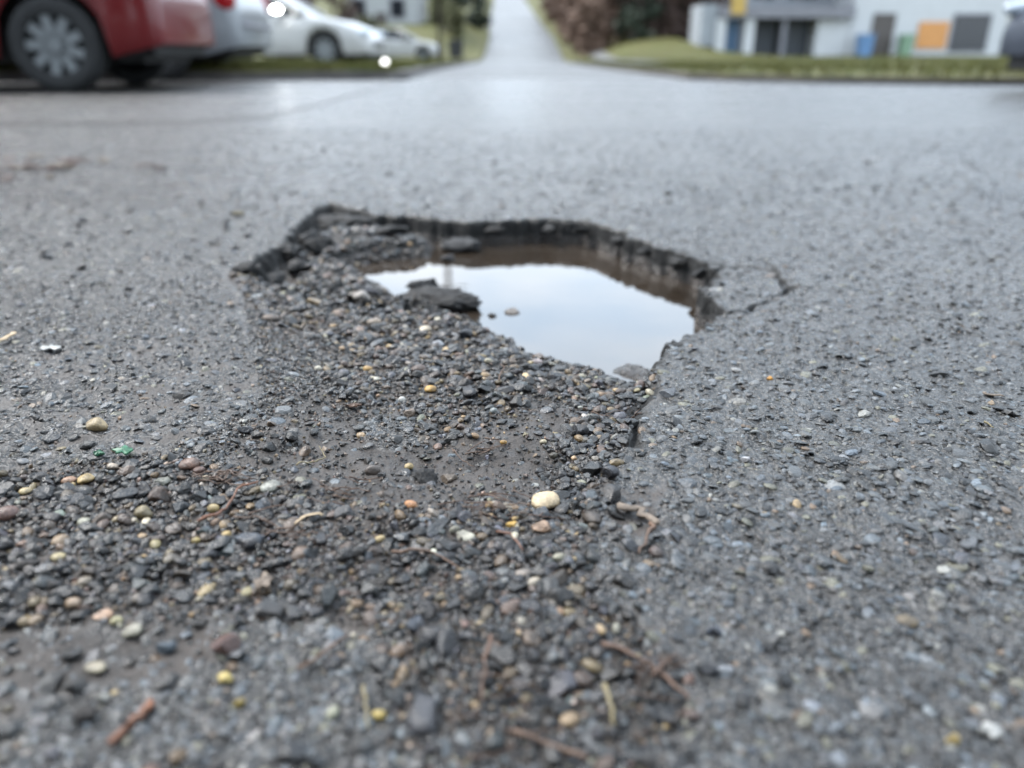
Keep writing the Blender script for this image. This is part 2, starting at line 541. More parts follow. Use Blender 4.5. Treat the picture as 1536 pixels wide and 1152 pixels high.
M['mortar'] = plain('mortar', (0.20, 0.18, 0.165), 0.9, var=0.2)
M['wall_pale'] = plain('pale_wall', (0.30, 0.31, 0.31), 0.8, var=0.08)
M['trunk'] = plain('tree_bark', (0.05, 0.04, 0.032), 0.85, var=0.4, scale=8)
M['leaf_dark'] = plain('evergreen_leaf', (0.018, 0.028, 0.014), 0.7, var=0.4, scale=3)
M['leaf_brown'] = plain('brown_brush', (0.085, 0.055, 0.045), 0.8, var=0.45, scale=2.0)
M['leaf_tan'] = plain('tan_brush', (0.15, 0.095, 0.068), 0.8, var=0.35, scale=2.0)
M['leaf_olive'] = plain('olive_brush', (0.075, 0.075, 0.03), 0.8, var=0.35, scale=2.0)
M['pole'] = plain('pole_wood', (0.09, 0.08, 0.07), 0.8, var=0.25, scale=4)

# ------------------------------------------------------------------ the road surface with its pothole
ROAD_W = np.array([0.012] * 3)
# rim of the hole: photograph pixel and how wide the slope is there (metres)
RIM = [(350, 402, .05), (400, 376, .03), (452, 326, .02), (488, 300, .016), (560, 320, .012), (640, 326, .010), (720, 332, .010),
       (800, 328, .010), (880, 330, .010), (930, 346, .010), (985, 368, .010), (1040, 384, .010), (1080, 404, .010),
       (1060, 426, .006), (1072, 448, .006), (1096, 466, .006), (1066, 486, .006), (1006, 512, .008), (978, 538, .014),
       (950, 572, .20), (880, 572, .30), (760, 545, .31), (640, 510, .30), (520, 480, .28), (430, 455, .24)]
RIM_P = gpoly(RIM)
RIM_W = [p[2] for p in RIM]
SHALLOW = [(340, 402, .10), (500, 340, .08), (900, 430, .08), (985, 540, .012), (970, 590, .010), (942, 640, .010), (922, 700, .012),
           (893, 750, .015), (886, 815, .03), (760, 815, .08), (560, 775, .08), (420, 690, .08), (390, 560, .10), (330, 470, .10)]
SH_P = gpoly(SHALLOW)
SH_W = [p[2] for p in SHALLOW]
CRACK = gpoly([(1076, 402), (1105, 396), (1135, 398), (1160, 408), (1172, 420), (1190, 431), (1168, 446), (1130, 458), (1090, 468)])
CRACK2 = gpoly([(1150, 392), (1165, 408), (1172, 420)])
CRACK3 = gpoly([(968, 545), (972, 580), (960, 600), (948, 640), (940, 665)])
BANK = gpoly([(440, 420), (470, 384), (525, 384), (590, 412), (640, 440), (722, 472), (760, 520), (600, 500), (470, 460)], -.02)
BANK2 = gpoly([(490, 350), (530, 336), (640, 344), (660, 352), (640, 366), (560, 372), (500, 384), (480, 384)], -.02)
PATCH = gpoly([(535, 620), (570, 600), (625, 615), (632, 650), (590, 662), (545, 650)])
PATCH2 = gpoly([(860, 560), (905, 552), (950, 570), (930, 600), (880, 598)])
MUD = [(gpoly([(430, 590), (540, 555), (650, 575), (720, 560), (820, 548), (905, 590), (885, 690), (850, 735), (720, 765), (600, 770), (450, 755), (340, 690)]), .04, 1.0),
       (gpoly([(-60, 540), (150, 520), (330, 480), (430, 560), (440, 640), (330, 700), (-60, 730)]), .06, 0.40),
       (gpoly([(-60, 715), (230, 690), (420, 735), (640, 765), (760, 740), (880, 760), (890, 860), (760, 920), (560, 935), (300, 920), (-60, 960)]), .03, 1.0),
       (gpoly([(-80, 930), (280, 915), (330, 960), (260, 1040), (-80, 1080)]), .03, 0.8),
       (gpoly([(560, 935), (760, 915), (900, 880), (1010, 960), (1050, 1060), (960, 1152), (700, 1152), (640, 1020)]), .03, 0.75),
       (gpoly([(330, 410), (440, 380), (520, 390), (640, 440), (800, 500), (970, 545), (960, 600), (640, 580), (440, 500)]), .05, 1.0),
       (gpoly([(880, 700), (1000, 720), (1010, 800), (900, 830)]), .03, 0.6)]


def fade_in(x, y):
    """0 at the border of the finely modelled patch, 1 inside"""
    hw = FAN_A + FAN_B * y
    return sstep(0, .25, (hw - np.abs(x)) / hw) * sstep(3.3, 2.5, y) * sstep(FAN_Y0, FAN_Y0 + .06, y)


FAN_A, FAN_B, FAN_Y0, FAN_Y1 = 0.34, 0.92, 0.11, 3.3


def poly_depth(x, y, P, W, jag=0.0):
    f = np.zeros(np.shape(x))
    m = (x > P[:, 0].min() - .05) & (x < P[:, 0].max() + .05) & (y > P[:, 1].min() - .05) & (y < P[:, 1].max() + .05)
    if not m.any(): return f
    xs, ys = x[m], y[m]
    jx = xs + jag * (1.3 * vnoise(xs, ys, 24, 2) + vnoise(xs, ys, 60, 3) + .4 * vnoise(xs, ys, 150, 4)); jy = ys + jag * (1.3 * vnoise(xs, ys, 22, 7) + vnoise(xs, ys, 55, 5) + .4 * vnoise(xs, ys, 140, 6))
    g = np.ones(xs.shape)
    n = len(P)
    for i in range(n):
        d, t = seg_dist(jx, jy, P[i], P[(i + 1) % n])
        w = W[i] * (1 - t) + W[(i + 1) % n] * t
        g = np.minimum(g, sstep(0, 1, d / w))
    f[m] = np.where(inside(jx, jy, P), g, 0)
    return f


def crack_f(x, y, C, w):
    f = np.zeros(np.shape(x))
    m = (x > C[:, 0].min() - .03) & (x < C[:, 0].max() + .03) & (y > C[:, 1].min() - .03) & (y < C[:, 1].max() + .03)
    if not m.any(): return f
    xs, ys = x[m], y[m]
    jx = xs + .012 * vnoise(xs, ys, 60, 8); jy = ys + .012 * vnoise(xs, ys, 60, 9)
    d = np.full(xs.shape, 1.0)
    for i in range(len(C) - 1): d = np.minimum(d, seg_dist(jx, jy, C[i], C[i + 1])[0])
    w = w * (1 + 1.2 * vnoise(xs, ys, 40, 10))
    f[m] = np.clip(1 - d / np.maximum(w, .001), 0, 1)
    return f


WATER_Z = -0.042


def surface(x, y):
    """height of the road and the weights mud, broken tar"""
    x = np.asarray(x, float); y = np.asarray(y, float)
    basin = poly_depth(x, y, RIM_P, RIM_W, .013)
    sh = poly_depth(x, y, SH_P, SH_W, .010)
    depth = 0.036 + 0.040 * sstep(-.33, -.14, x) 
    bank = np.maximum(soft_poly(x, y, BANK, .03), soft_poly(x, y, BANK2, .03))
    z = -basin * depth * (1 - .74 * bank) - sh * .011
    mud = np.zeros(x.shape)
    for P, w, a in MUD: mud = np.maximum(mud, a * soft_poly(x, y, P, w))
    pat = soft_poly(x, y, PATCH, .008)
    mud = mud * (1 - .9 * pat)
    z = z + pat * .0025
    rough = fbm(x, y, 70, 3, 20)
    mudrough = fbm(x, y, 22, 4, 30)
    z = z + (rough * .0030 + fbm(x, y, 190, 2, 25) * .0022) * (1 - .5 * mud) + mudrough * .0085 * mud + fbm(x, y, 90, 2, 33) * .0035 * mud + fbm(x, y, 3.0, 2, 40) * .006
    # floor of the hole is lumpy
    z = z + basin * fbm(x, y, 16, 3, 50) * .013
    face = np.clip(4 * basin * (1 - basin), 0, 1) * sstep(.80, .90, y + .5 * np.maximum(x - .15, 0))
    z = z + face * (fbm(x, y, 75, 3, 55) * .024 - .003)
    z = z - .017 * np.exp(-(((x - .122) / .020) ** 2 + ((y - .725) / .026) ** 2))
    ck = np.maximum(np.maximum(crack_f(x, y, CRACK, .0072), .55 * crack_f(x, y, CRACK2, .004)), .8 * crack_f(x, y, CRACK3, .009))
    z = z - ck * .010
    # the rim has crumbled into small teeth
    wall = np.clip(4 * basin * (1 - basin), 0, 1) * (1 - sstep(.06, .14, np.where(y < .9, .2 * (x < .18), 0.0)))
    tar = np.clip(np.maximum(np.clip(ck * 1.5, 0, 1), 0), 0, 1)
    return z * fade_in(x, y), mud, basin, sh, tar, ck


Yr = np.concatenate([np.geomspace(FAN_Y0, .66, 180, endpoint=False), np.linspace(.66, 1.48, 330, endpoint=False), np.geomspace(1.48, FAN_Y1, 60)])   # finest around the hole
sx = np.concatenate([np.linspace(-1, -.42, 130, endpoint=False), np.linspace(-.42, .36, 430, endpoint=False), np.linspace(.36, 1, 140)])
NX, NY = len(sx), len(Yr)
GX = sx[None, :] * (FAN_A + FAN_B * Yr[:, None])
GY = np.repeat(Yr[:, None], NX, 1)
gz, mud, basin, sh, tar, ck = surface(GX, GY)
# steepness marks the freshly broken black faces
gzx = np.gradient(gz, axis=1) / np.gradient(GX, axis=1)
gzy = np.gradient(gz, axis=0) / np.gradient(GY, axis=0)
steep = sstep(.55, 1.5, np.hypot(gzx, gzy)) * (basin > .02)
def dilate(a, n):
    for _ in range(n):
        a = np.maximum.reduce([a, np.roll(a, 1, 0), np.roll(a, -1, 0), np.roll(a, 1, 1), np.roll(a, -1, 1)])
    return a


rimzone = dilate(sstep(.7, 1.3, np.hypot(gzx, gzy)) * (basin > .02) * (GY > .62), 9)      # where the asphalt course is broken through
tarw = np.clip(tar * 1.6, 0, 1)
mud = np.maximum(mud, sstep(.85, 1.0, basin))
verts = np.stack([GX, GY, gz], -1).reshape(-1, 3)
idx = np.arange(NX * NY).reshape(NY, NX)
quads = np.stack([idx[:-1, :-1], idx[:-1, 1:], idx[1:, 1:], idx[1:, :-1]], -1).reshape(-1, 4)
cols = np.stack([mud, tarw, rimzone], -1).reshape(-1, 3)
# the rest of the junction around that patch
XL, XR_, YB, YT = -45.0, 45.0, -5.0, 9.3
c0 = idx[0, 0]; c1 = idx[0, -1]; c2 = idx[-1, -1]; c3 = idx[-1, 0]
nb = len(verts)
extra = np.array([[XL, YB, 0], [XR_, YB, 0], [XR_, YT, 0], [XL, YT, 0]], float)
verts = np.vstack([verts, extra]); cols = np.vstack([cols, np.zeros((4, 3))])
quads = np.vstack([quads, [[nb, nb + 1, c1, c0], [nb + 1, nb + 2, c2, c1], [nb + 2, nb + 3, c3, c2], [nb + 3, nb, c0, c3]]])
road = link_mesh('road', mesh_np('road', verts, quads, True, cols), M['road'])
tag(road, 'worn grey asphalt road with a broken pothole', None, None, 'structure')

# water standing in the hole
WP = [(460, 330), (640, 316), (820, 318), (940, 334), (1060, 372), (1110, 410), (1085, 440), (1115, 475), (1030, 520), (985, 560), (900, 545), (760, 520), (620, 470), (500, 420)]
wp = gpoly(WP)
bmw = bmesh.new()
vs = [bmw.verts.new((p[0], p[1], WATER_Z)) for p in wp]
bmw.faces.new(vs)
bmesh.ops.recalc_face_normals(bmw, faces=bmw.faces[:])
if bmw.faces[:][0].normal.z < 0: bmesh.ops.reverse_faces(bmw, faces=bmw.faces[:])
mew = bpy.data.meshes.new('puddle_water'); bmw.to_mesh(mew); bmw.free()
tag(link_mesh('puddle_water', mew, M['water']), 'still muddy water reflecting the sky in the pothole', None, None, 'structure')


def zf(x, y):
    r = surface(np.atleast_1d(np.asarray(x, float)), np.atleast_1d(np.asarray(y, float)))
    return r[0]


# ------------------------------------------------------------------ stones
def rock_shape(seed, sub, planes, jit, round_=0.0):
    r = np.random.default_rng(seed)
    bm = bmesh.new(); bmesh.ops.create_icosphere(bm, subdivisions=sub, radius=1.0)
    bm.verts.ensure_lookup_table()
    v = np.array([p.co[:] for p in bm.verts]); f = np.array([[q.index for q in fc.verts] for fc in bm.faces])
    bm.free()
    for _ in range(planes):
        n = r.normal(size=3); n /= np.linalg.norm(n)
        d = r.uniform(.5, .86)
        v = v - np.maximum(0, v @ n - d)[:, None] * n * (1 - round_)
    lo = r.normal(size=(4, 3)) * 1.6
    ph = r.uniform(0, 6, 4)
    w = sum(np.sin(v @ lo[i] + ph[i]) for i in range(4)) / 4
    v = v * (1 + jit * w)[:, None] + r.normal(size=v.shape) * jit * .12
    e = (v.max(0) - v.min(0)) / 2
    return (v - (v.max(0) + v.min(0)) / 2) / e, f


CHIP = [rock_shape(100 + i, 3, 9, .08) for i in range(8)]           # angular, 320 faces
PEB = [rock_shape(200 + i, 3, 5, .16, .55) for i in range(6)]           # water worn
CHIP_LO = [rock_shape(300 + i, 2, 8, .10) for i in range(10)]           # 80 faces
PEB_LO = [rock_shape(400 + i, 2, 4, .14, .6) for i in range(5)]
FLAKE = []
for i in range(12):                                                     # upper half only, for stones bedded in the tar
    v, f = rock_shape(500 + i, 2 if i < 6 else 1, 6, .12, .25)
    keep = (v[f].mean(1)[:, 2] > -.25)
    f = f[keep]; u_, inv = np.unique(f, return_inverse=True)
    FLAKE.append((v[u_], inv.reshape(f.shape)))


def rotmats(n, tilt, r):
    yaw = r.uniform(0, 2 * np.pi, n); ax = r.normal(0, tilt, n); ay = r.normal(0, tilt, n)
    cz, sz = np.cos(yaw), np.sin(yaw); cx, sx_ = np.cos(ax), np.sin(ax); cy, sy = np.cos(ay), np.sin(ay)
    Z = np.zeros((n, 3, 3)); Z[:, 0, 0] = cz; Z[:, 0, 1] = -sz; Z[:, 1, 0] = sz; Z[:, 1, 1] = cz; Z[:, 2, 2] = 1
    X = np.zeros((n, 3, 3)); X[:, 0, 0] = 1; X[:, 1, 1] = cx; X[:, 1, 2] = -sx_; X[:, 2, 1] = sx_; X[:, 2, 2] = cx
    Y = np.zeros((n, 3, 3)); Y[:, 1, 1] = 1; Y[:, 0, 0] = cy; Y[:, 0, 2] = sy; Y[:, 2, 0] = -sy; Y[:, 2, 2] = cy
    return X @ Y @ Z


def merged(name, shapes, which, pos, rot, scl, colr, mat, smooth=False):
    V, F, C = [], [], []; off = 0
    for k, (bv, bf) in enumerate(shapes):
        s = np.where(which == k)[0]
        if len(s) == 0: continue
        p = np.einsum('nij,nvj->nvi', rot[s], bv[None] * scl[s][:, None, :]) + pos[s][:, None, :]
        V.append(p.reshape(-1, 3)); n = len(bv)
        F.append((bf[None] + (np.arange(len(s)) * n)[:, None, None]).reshape(-1, 3) + off)
        C.append(np.repeat(colr[s], n, 0)); off += n * len(s)
    return link_mesh(name, mesh_np(name, np.vstack(V), np.vstack(F), smooth, np.vstack(C)), mat)


def darts(P, spacing, tries, r, occupied, cell=0.003):
    """random points in a polygon no closer than spacing*factor, kept in a shared hash"""
    lo, hi = P.min(0), P.max(0)
    pts = r.uniform(lo, hi, (tries, 2))
    pts = pts[inside(pts[:, 0], pts[:, 1], P)]
    out = []
    k = int(math.ceil(spacing / cell))
    for x, y in pts:
        i, j = int(x // cell), int(y // cell)
        ok = True
        for a in range(-k, k + 1):
            for b in range(-k, k + 1):
                q = occupied.get((i + a, j + b))
                if q is not None and (q[0] - x) ** 2 + (q[1] - y) ** 2 < (max(spacing, q[2])) ** 2 * 1.0:
                    ok = False; break
            if not ok: break
        if ok:
            occupied[(i, j)] = (x, y, spacing); out.append((x, y))
    return np.array(out).reshape(-1, 2)


# --- stones bedded in the asphalt (too many to pick apart)
na = 64000
yy = FAN_Y0 + .05 + (3.1 - FAN_Y0) * rng.random(na) ** 1.9
xx = rng.uniform(-1, 1, na) * (.16 + .80 * yy)
zz, mu, ba, shh, ta, _ = surface(xx, yy)
keep = (ba < .02) & (ta < .2) & (rng.random(na) > mu * .86)
xx, yy, zz = xx[keep], yy[keep], zz[keep]
na = len(xx)
rad = np.clip(rng.lognormal(math.log(.0021), .46, na), .0009, .0062) * (1 + .25 * sstep(.8, 2, yy))
scl = np.stack([rad * rng.uniform(.85, 1.4, na), rad * rng.uniform(.75, 1.1, na), rad * rng.uniform(.35, .6, na)], 1)
g = np.clip(rng.lognormal(math.log(.054), .48, na), .010, .17)
hue = rng.normal(0, 1, na)
cc = np.stack([g * (.94 + .07 * hue), g * (1.0 + .015 * rng.normal(0, 1, na)), g * (1.055 - .07 * hue)], 1)
t = rng.random(na)
cc[t < .19] = np.array([.007, .0072, .0078])
m_ = (t > .90) & (t <= .95); cc[m_] = np.array([.105, .100, .072]) * rng.uniform(.6, 1.3, m_.sum())[:, None]
m_ = (t > .95) & (t <= .975); cc[m_] = np.array([.10, .066, .040]) * rng.uniform(.6, 1.2, m_.sum())[:, None]
m_ = t > .985; cc[m_] = np.array([.20, .195, .175]) * rng.uniform(.7, 1.1, m_.sum())[:, None]
rad = np.where(t < .19, rad * .8, rad)
scl[yy < .36] *= .85
agg = merged('aggregate', FLAKE, rng.integers(0, 6, na) + np.where((yy > .74) | (yy < .36), 6, 0), np.stack([xx, yy, zz - scl[:, 2] * .26], 1), rotmats(na, .26, rng), scl, cc, M['agg'], False)
agg.parent = road
tag(agg, None, None, None, 'stuff')

# --- loose gravel
DARK, TAN, GREY, WARM, PALE = range(5)


def stone_colours(n, r, p):
    k = r.choice(5, n, p=p)
    base = np.array([[.0075, .0080, .0092], [.12, .083, .042], [.032, .0345, .038], [.050, .032, .022], [.22, .195, .15]])[k]
    c = base * np.exp(r.normal(0, .48, n))[:, None] * np.exp(r.normal(0, .05, (n, 3)))
    return k, np.clip(c, .008, .55)


ZONES = [
    # pixels, spacing, tries, mean radius, colour shares, zone phrase
    ([(345, 410), (440, 385), (520, 388), (600, 428), (720, 468), (800, 497), (880, 522), (968, 518), (988, 556), (978, 580), (880, 590), (760, 560), (640, 560), (540, 520), (400, 470)], .0048, 30000, .0031, [.45, .115, .26, .125, .05], 'slope'),
    ([(470, 520), (640, 545), (800, 540), (790, 590), (720, 640), (640, 655), (600, 600), (500, 600)], .0050, 5000, .0025, [.52, .09, .24, .11, .04], 'slope'),
    ([(850, 560), (978, 560), (945, 640), (925, 700), (893, 750), (830, 725), (800, 670), (860, 620)], .0043, 9000, .0028, [.60, .08, .19, .10, .03], 'strip'),
    ([(-40, 715), (120, 712), (230, 690), (330, 700), (420, 745), (520, 776), (640, 776), (740, 750), (850, 735), (893, 755), (885, 870), (760, 922), (560, 932), (300, 912), (-40, 935)], .0038, 34000, .0025, [.57, .06, .19, .16, .02], 'band'),
    ([(430, 560), (560, 560), (820, 560), (880, 700), (740, 750), (560, 770), (420, 735), (330, 690)], .012, 700, .0022, [.62, .06, .2, .1, .02], 'mud'),
    ([(-60, 430), (345, 410), (480, 520), (430, 640), (330, 700), (-60, 715)], .011, 1700, .0022, [.40, .04, .48, .05, .03], 'left'),
    ([(-60, 930), (300, 912), (560, 932), (640, 1160), (-60, 1160)], .012, 700, .0025, [.56, .08, .25, .09, .02], 'front'),
    ([(560, 932), (760, 920), (885, 868), (960, 940), (1030, 1060), (980, 1160), (600, 1160)], .0056, 3000, .0028, [.62, .07, .21, .08, .02], 'front'),
    ([(890, 760), (1600, 560), (1600, 1160), (1000, 1160), (960, 940)], .015, 1500, .0023, [.66, .04, .27, .02, .01], 'right'),
    ([(880, 720), (930, 745), (985, 830), (1030, 1000), (1060, 1160), (960, 1160), (940, 940), (880, 860)], .0075, 900, .0026, [.68, .05, .18, .08, .01], 'front'),
    ([(440, 392), (452, 340), (490, 310), (560, 330), (640, 340), (680, 372), (600, 372), (520, 388)], .0075, 4000, .0044, [.46, .07, .34, .10, .03], 'slope'),
    ([(-200, 300), (440, 290), (345, 405), (-100, 430)], .03, 500, .0035, [.8, .03, .15, .02, .0], 'left'),
    ([(980, 545), (1200, 440), (1600, 430), (1600, 570), (960, 700)], .026, 700, .0020, [.66, .05, .26, .02, .01], 'right'),
]
occ = {}
NAMED = []          # filled below before scattering, so that the gravel keeps clear of the single stones


def named(u, v, wpx, hpx, colour, label, shape='peb', sub=None, rz=None, sink=.35, cat='pebble', name='pebble', mat=None):
    NAMED.append((u, v, wpx, hpx, colour, label, shape, rz, sink, cat, name, mat))


named(818, 737, 43, 26, (.58, .45, .28), 'large cream pebble with a dark seam, biggest pale stone at the mud edge', rz=.1)
named(147, 641, 35, 22, (.30, .225, .12), 'rounded tan pebble alone on bare grey ground above the green scrap')
named(285, 698, 33, 20, (.15, .085, .06), 'smooth red-brown pebble to the right of the green scrap')
named(128, 714, 26, 12, (.42, .30, .12), 'flat yellow pebble just below the green scrap')
named(103, 717, 22, 10, (.30, .17, .10), 'flat pinkish brown pebble touching the yellow one below the green scrap')
named(37, 732, 19, 10, (.42, .33, .17), 'small cream-yellow pebble beside the black slate stone at the left')
named(69, 731, 43, 24, (.018, .02, .024), 'large angular black slate stone near the left edge', 'chip')
named(214, 761, 31, 22, (.20, .16, .085), 'olive-tan rounded pebble in the upper left gravel')
named(320, 760, 19, 18, (.36, .27, .12), 'squat yellow-tan pebble left of the orange twig')
named(270, 757, 29, 22, (.035, .042, .050), 'blue-black slate stone between olive and yellow pebbles', 'chip')
named(406, 734, 34, 16, (.29, .29, .25), 'flat pale grey-green pebble at the upper end of the orange twig')
named(395, 760, 23, 18, (.12, .135, .155), 'blue-grey stone under the pale flat pebble by the orange twig', 'chip')
named(14, 772, 33, 22, (.12, .065, .05), 'long reddish brown pebble cut by the left edge of the photo')
named(245, 721, 24, 10, (.17, .17, .14), 'flat grey-olive flake between the red-brown and tan pebbles', 'chip')
named(200, 734, 16, 10, (.42, .29, .17), 'small peach pebble above the olive-tan pebble')
named(309, 717, 18, 10, (.40, .33, .23), 'small beige pebble beside the clump of dry needles')
named(92, 809, 29, 18, (.27, .19, .115), 'tan pebble with a darker end low in the left gravel')
named(90, 843, 21, 12, (.33, .27, .14), 'yellow-tan pebble below the tan one in the left gravel')
named(125, 780, 21, 12, (.30, .29, .22), 'pale greenish pebble in the left gravel')
named(88, 769, 20, 10, (.27, .32, .26), 'pale mint-grey pebble in the left gravel')
named(372, 806, 42, 22, (.075, .088, .108), 'wide blue-grey stone in the middle of the left gravel', 'chip')
named(260, 788, 27, 15, (.145, .115, .095), 'grey-brown stone left of the orange twig', 'chip')
named(293, 808, 15, 12, (.38, .29, .10), 'small mustard pebble under the orange twig')
named(339, 796, 14, 10, (.46, .33, .14), 'small golden pebble at the right of the orange twig foot')
named(257, 838, 27, 15, (.16, .135, .10), 'brown-grey pebble in the lower left gravel')
named(210, 870, 38, 24, (.07, .08, .078), 'large dark green-grey stone in the lower left gravel', 'chip')
named(131, 862, 23, 18, (.13, .105, .085), 'brown angular stone in the lower left gravel', 'chip')
named(108, 897, 28, 18, (.25, .18, .12), 'tan slanted pebble at the foot of the left gravel')
named(635, 697, 36, 27, (.010, .010, .011), 'black tarry lump in the centre of the mud', 'lump', cat='asphalt lump', name='asphalt_lump')
named(558, 693, 24, 18, (.12, .095, .08), 'rounded grey-brown stone left of the black tarry lump')
named(673, 690, 26, 16, (.17, .135, .105), 'brown angular stone right of the black tarry lump', 'chip')
named(612, 676, 14, 12, (.45, .33, .15), 'small round yellow pebble above left of the tarry lump')
named(572, 703, 14, 11, (.03, .03, .032), 'small dark stone touching the grey-brown stone in the mud', 'chip')
named(616, 760, 21, 13, (.36, .17, .07), 'rust-orange pebble at the lower edge of the mud')
named(812, 787, 30, 15, (.36, .235, .155), 'pinkish tan flat pebble below the large cream pebble', 'chip')
named(768, 779, 19, 11, (.58, .36, .08), 'bright yellow pebble below left of the large cream pebble', 'chip')
named(772, 769, 9, 6, (.55, .38, .16), 'tiny golden pebble on top of the bright yellow pebble')
named(682, 795, 16, 14, (.20, .19, .145), 'grey-olive pebble beside the pale flake')
named(698, 803, 29, 8, (.36, .34, .27), 'long pale flat flake below the mud', 'chip')
named(812, 760, 28, 20, (.045, .052, .062), 'dark blue-grey stone directly under the large cream pebble', 'chip')
named(836, 758, 22, 15, (.05, .056, .064), 'dark slate stone at the right under the large cream pebble', 'chip')
named(742, 750, 11, 9, (.55, .50, .42), 'tiny off-white pebble left of the large cream pebble')
named(645, 569, 18, 11, (.50, .29, .06), 'amber pebble in the middle of the fine gravel')
named(602, 577, 12, 9, (.52, .50, .46), 'small white pebble left of the amber pebble')
named(740, 592, 13, 11, (.17, .19, .19), 'blue-grey round pebble beside the thin reddish stem', 'peb')
named(550, 535, 15, 11, (.38, .24, .09), 'round brown-amber pebble at the left of the fine gravel')
named(614, 602, 18, 13, (.25, .19, .145), 'pinkish angular stone below the amber pebble', 'chip')
named(476, 542, 12, 8, (.55, .50, .40), 'small cream pebble on bare ground left of the fine gravel')
named(564, 554, 9, 7, (.50, .48, .40), 'tiny pale pebble under the brown-amber pebble')
named(1155, 567, 11, 8, (.58, .27, .03), 'tiny bright orange pebble alone on the asphalt at the right')
named(465, 434, 30, 17, (.44, .33, .21), 'blurred beige angular pebble at the left foot of the hole', 'chip')
named(541, 426, 30, 19, (.24, .21, .18), 'blurred grey-pink pebble left of the dark slab')
named(560, 466, 22, 13, (.36, .28, .20), 'tan pebble below the blurred grey-pink one')
named(637, 474, 20, 11, (.55, .46, .34), 'cream oval pebble below the dark slab')
named(680, 478, 22, 10, (.30, .29, .29), 'pale grey flat stone by the water right of the cream oval', 'chip')
named(655, 489, 22, 10, (.30, .31, .33), 'smooth blue-grey pebble below the cream oval')
named(567, 408, 22, 12, (.13, .08, .035), 'dark amber pebble at the water edge above the slab')
named(624, 499, 11, 8, (.35, .31, .24), 'small tan pebble between gravel and water')
named(671, 508, 17, 12, (.40, .28, .13), 'tan pebble on the gravel bank above the fine gravel')
named(1118, 691, 14, 9, (.45, .44, .45), 'pale lilac flake bedded in the asphalt right of the mud', 'chip')
named(1003, 588, 27, 12, (.11, .115, .125), 'flat grey stone on the asphalt near the rim', 'chip')
named(925, 650, 18, 12, (.22, .205, .17), 'grey oval stone on top of the dark gravel strip')
named(815, 647, 11, 8, (.42, .36, .23), 'small cream pebble left of the dark gravel strip')
named(862, 668, 10, 8, (.45, .30, .17), 'small orange-tan pebble at the lower dark gravel strip')
named(834, 712, 13, 8, (.38, .34, .28), 'small pale pebble above the large cream pebble')
named(755, 648, 11, 8, (.42, .24, .06), 'small golden pebble in the middle of the mud')
named(338, 1015, 24, 16, (.50, .38, .12), 'out-of-focus yellow pebble on the near asphalt')
named(360, 1050, 18, 18, (.50, .36, .05), 'bright yellow pebble just below the out-of-focus yellow one')
named(1427, 1108, 22, 26, (.42, .31, .12), 'tan-yellow chip on the asphalt near the bottom right corner', 'chip')
named(568, 1066, 22, 15, (.40, .30, .09), 'yellow pebble low in the middle of the near gravel')
named(625, 934, 30, 36, (.045, .058, .080), 'pointed blue-black stone standing in the near gravel', 'chip', sink=.7)
named(198, 941, 32, 20, (.40, .37, .29), 'pale cream pebble at the lower left of the gravel')
named(175, 930, 18, 12, (.42, .38, .22), 'small cream-yellow pebble beside the pale cream pebble')
named(600, 975, 26, 24, (.19, .12, .075), 'brown pebble in the near gravel below the pointed stone')
named(250, 968, 30, 22, (.05, .064, .078), 'dark blue-grey stone on the near asphalt at the left', 'chip')
named(155, 920, 30, 12, (.36, .23, .15), 'pinkish flat pebble below the left gravel', 'chip')
named(130, 1073, 30, 20, (.020, .016, .015), 'dark brown-black lump left of the brown twig', 'lump', cat='asphalt lump', name='asphalt_lump')
named(1404, 913, 26, 24, (.42, .41, .38), 'pale angular stone bedded in the asphalt at the right', 'chip', sink=.15)
named(1062, 1000, 26, 24, (.05, .058, .072), 'dark stone on the near asphalt in the lower right', 'chip')
named(1070, 945, 24, 22, (.055, .068, .095), 'bluish dark stone on the asphalt above the lower right one', 'chip')
named(965, 770, 18, 12, (.19, .15, .09), 'small olive pebble above the bent bark piece')
named(1486, 588, 10, 8, (.012, .011, .011), 'tiny black stone beside the wood sliver at the far right', 'chip')
named(658, 828, 24, 16, (.07, .075, .08), 'grey rounded stone under the thin brown stalk')
named(768, 465, 26, 12, (.17, .145, .125), 'small brown stone standing in the puddle', 'chip', sink=-.05)
named(738, 471, 18, 9, (.05, .048, .046), 'small dark stone in the shallow water left of the brown one', 'chip', sink=-.05)
named(726, 462, 15, 10, (.10, .05, .03), 'small rusty stone at the tip of the dark slab', 'chip')

for (u, v, wpx, hpx, *_r) in NAMED:
    x, y = ground(u, v + hpx * .25)
    r_ = wpx * px_size(u, v) * .5
    cell = .003
    n_ = int(r_ / cell)
    for a in range(-n_, n_ + 1):
        for b in range(-n_, n_ + 1):
            if a * a + b * b <= n_ * n_:
                occ[(int(x // cell) + a, int(y // cell) + b)] = (x + a * cell, y + b * cell, .003)

# meshes shared by the single stones
def mesh_of(name, shp, smooth):
    return mesh_np(name, shp[0], shp[1], smooth)


CHIP_ME = [mesh_of('angular_stone', s, False) for s in CHIP]
PEB_ME = [mesh_of('round_stone', s, True) for s in PEB]
LUMP_ME = []
for i in range(4):
    v, f = rock_shape(700 + i, 4, 6, .12)
    n = vnoise(v[:, 0] + v[:, 2] * .7, v[:, 1] - v[:, 2] * .6, 3.2, i) + .7 * vnoise(v[:, 0] - v[:, 2], v[:, 1] + v[:, 2], 8.0, i + 5) + .35 * vnoise(v[:, 0] + v[:, 1], v[:, 2] - v[:, 0], 19.0, i + 9)
    LUMP_ME.append(mesh_np('tar_lump', v * (1 + .42 * n)[:, None], f, True))
for me in CHIP_ME + PEB_ME: me.materials.append(M['stone'])
for me in LUMP_ME: me.materials.append(M['lump'])

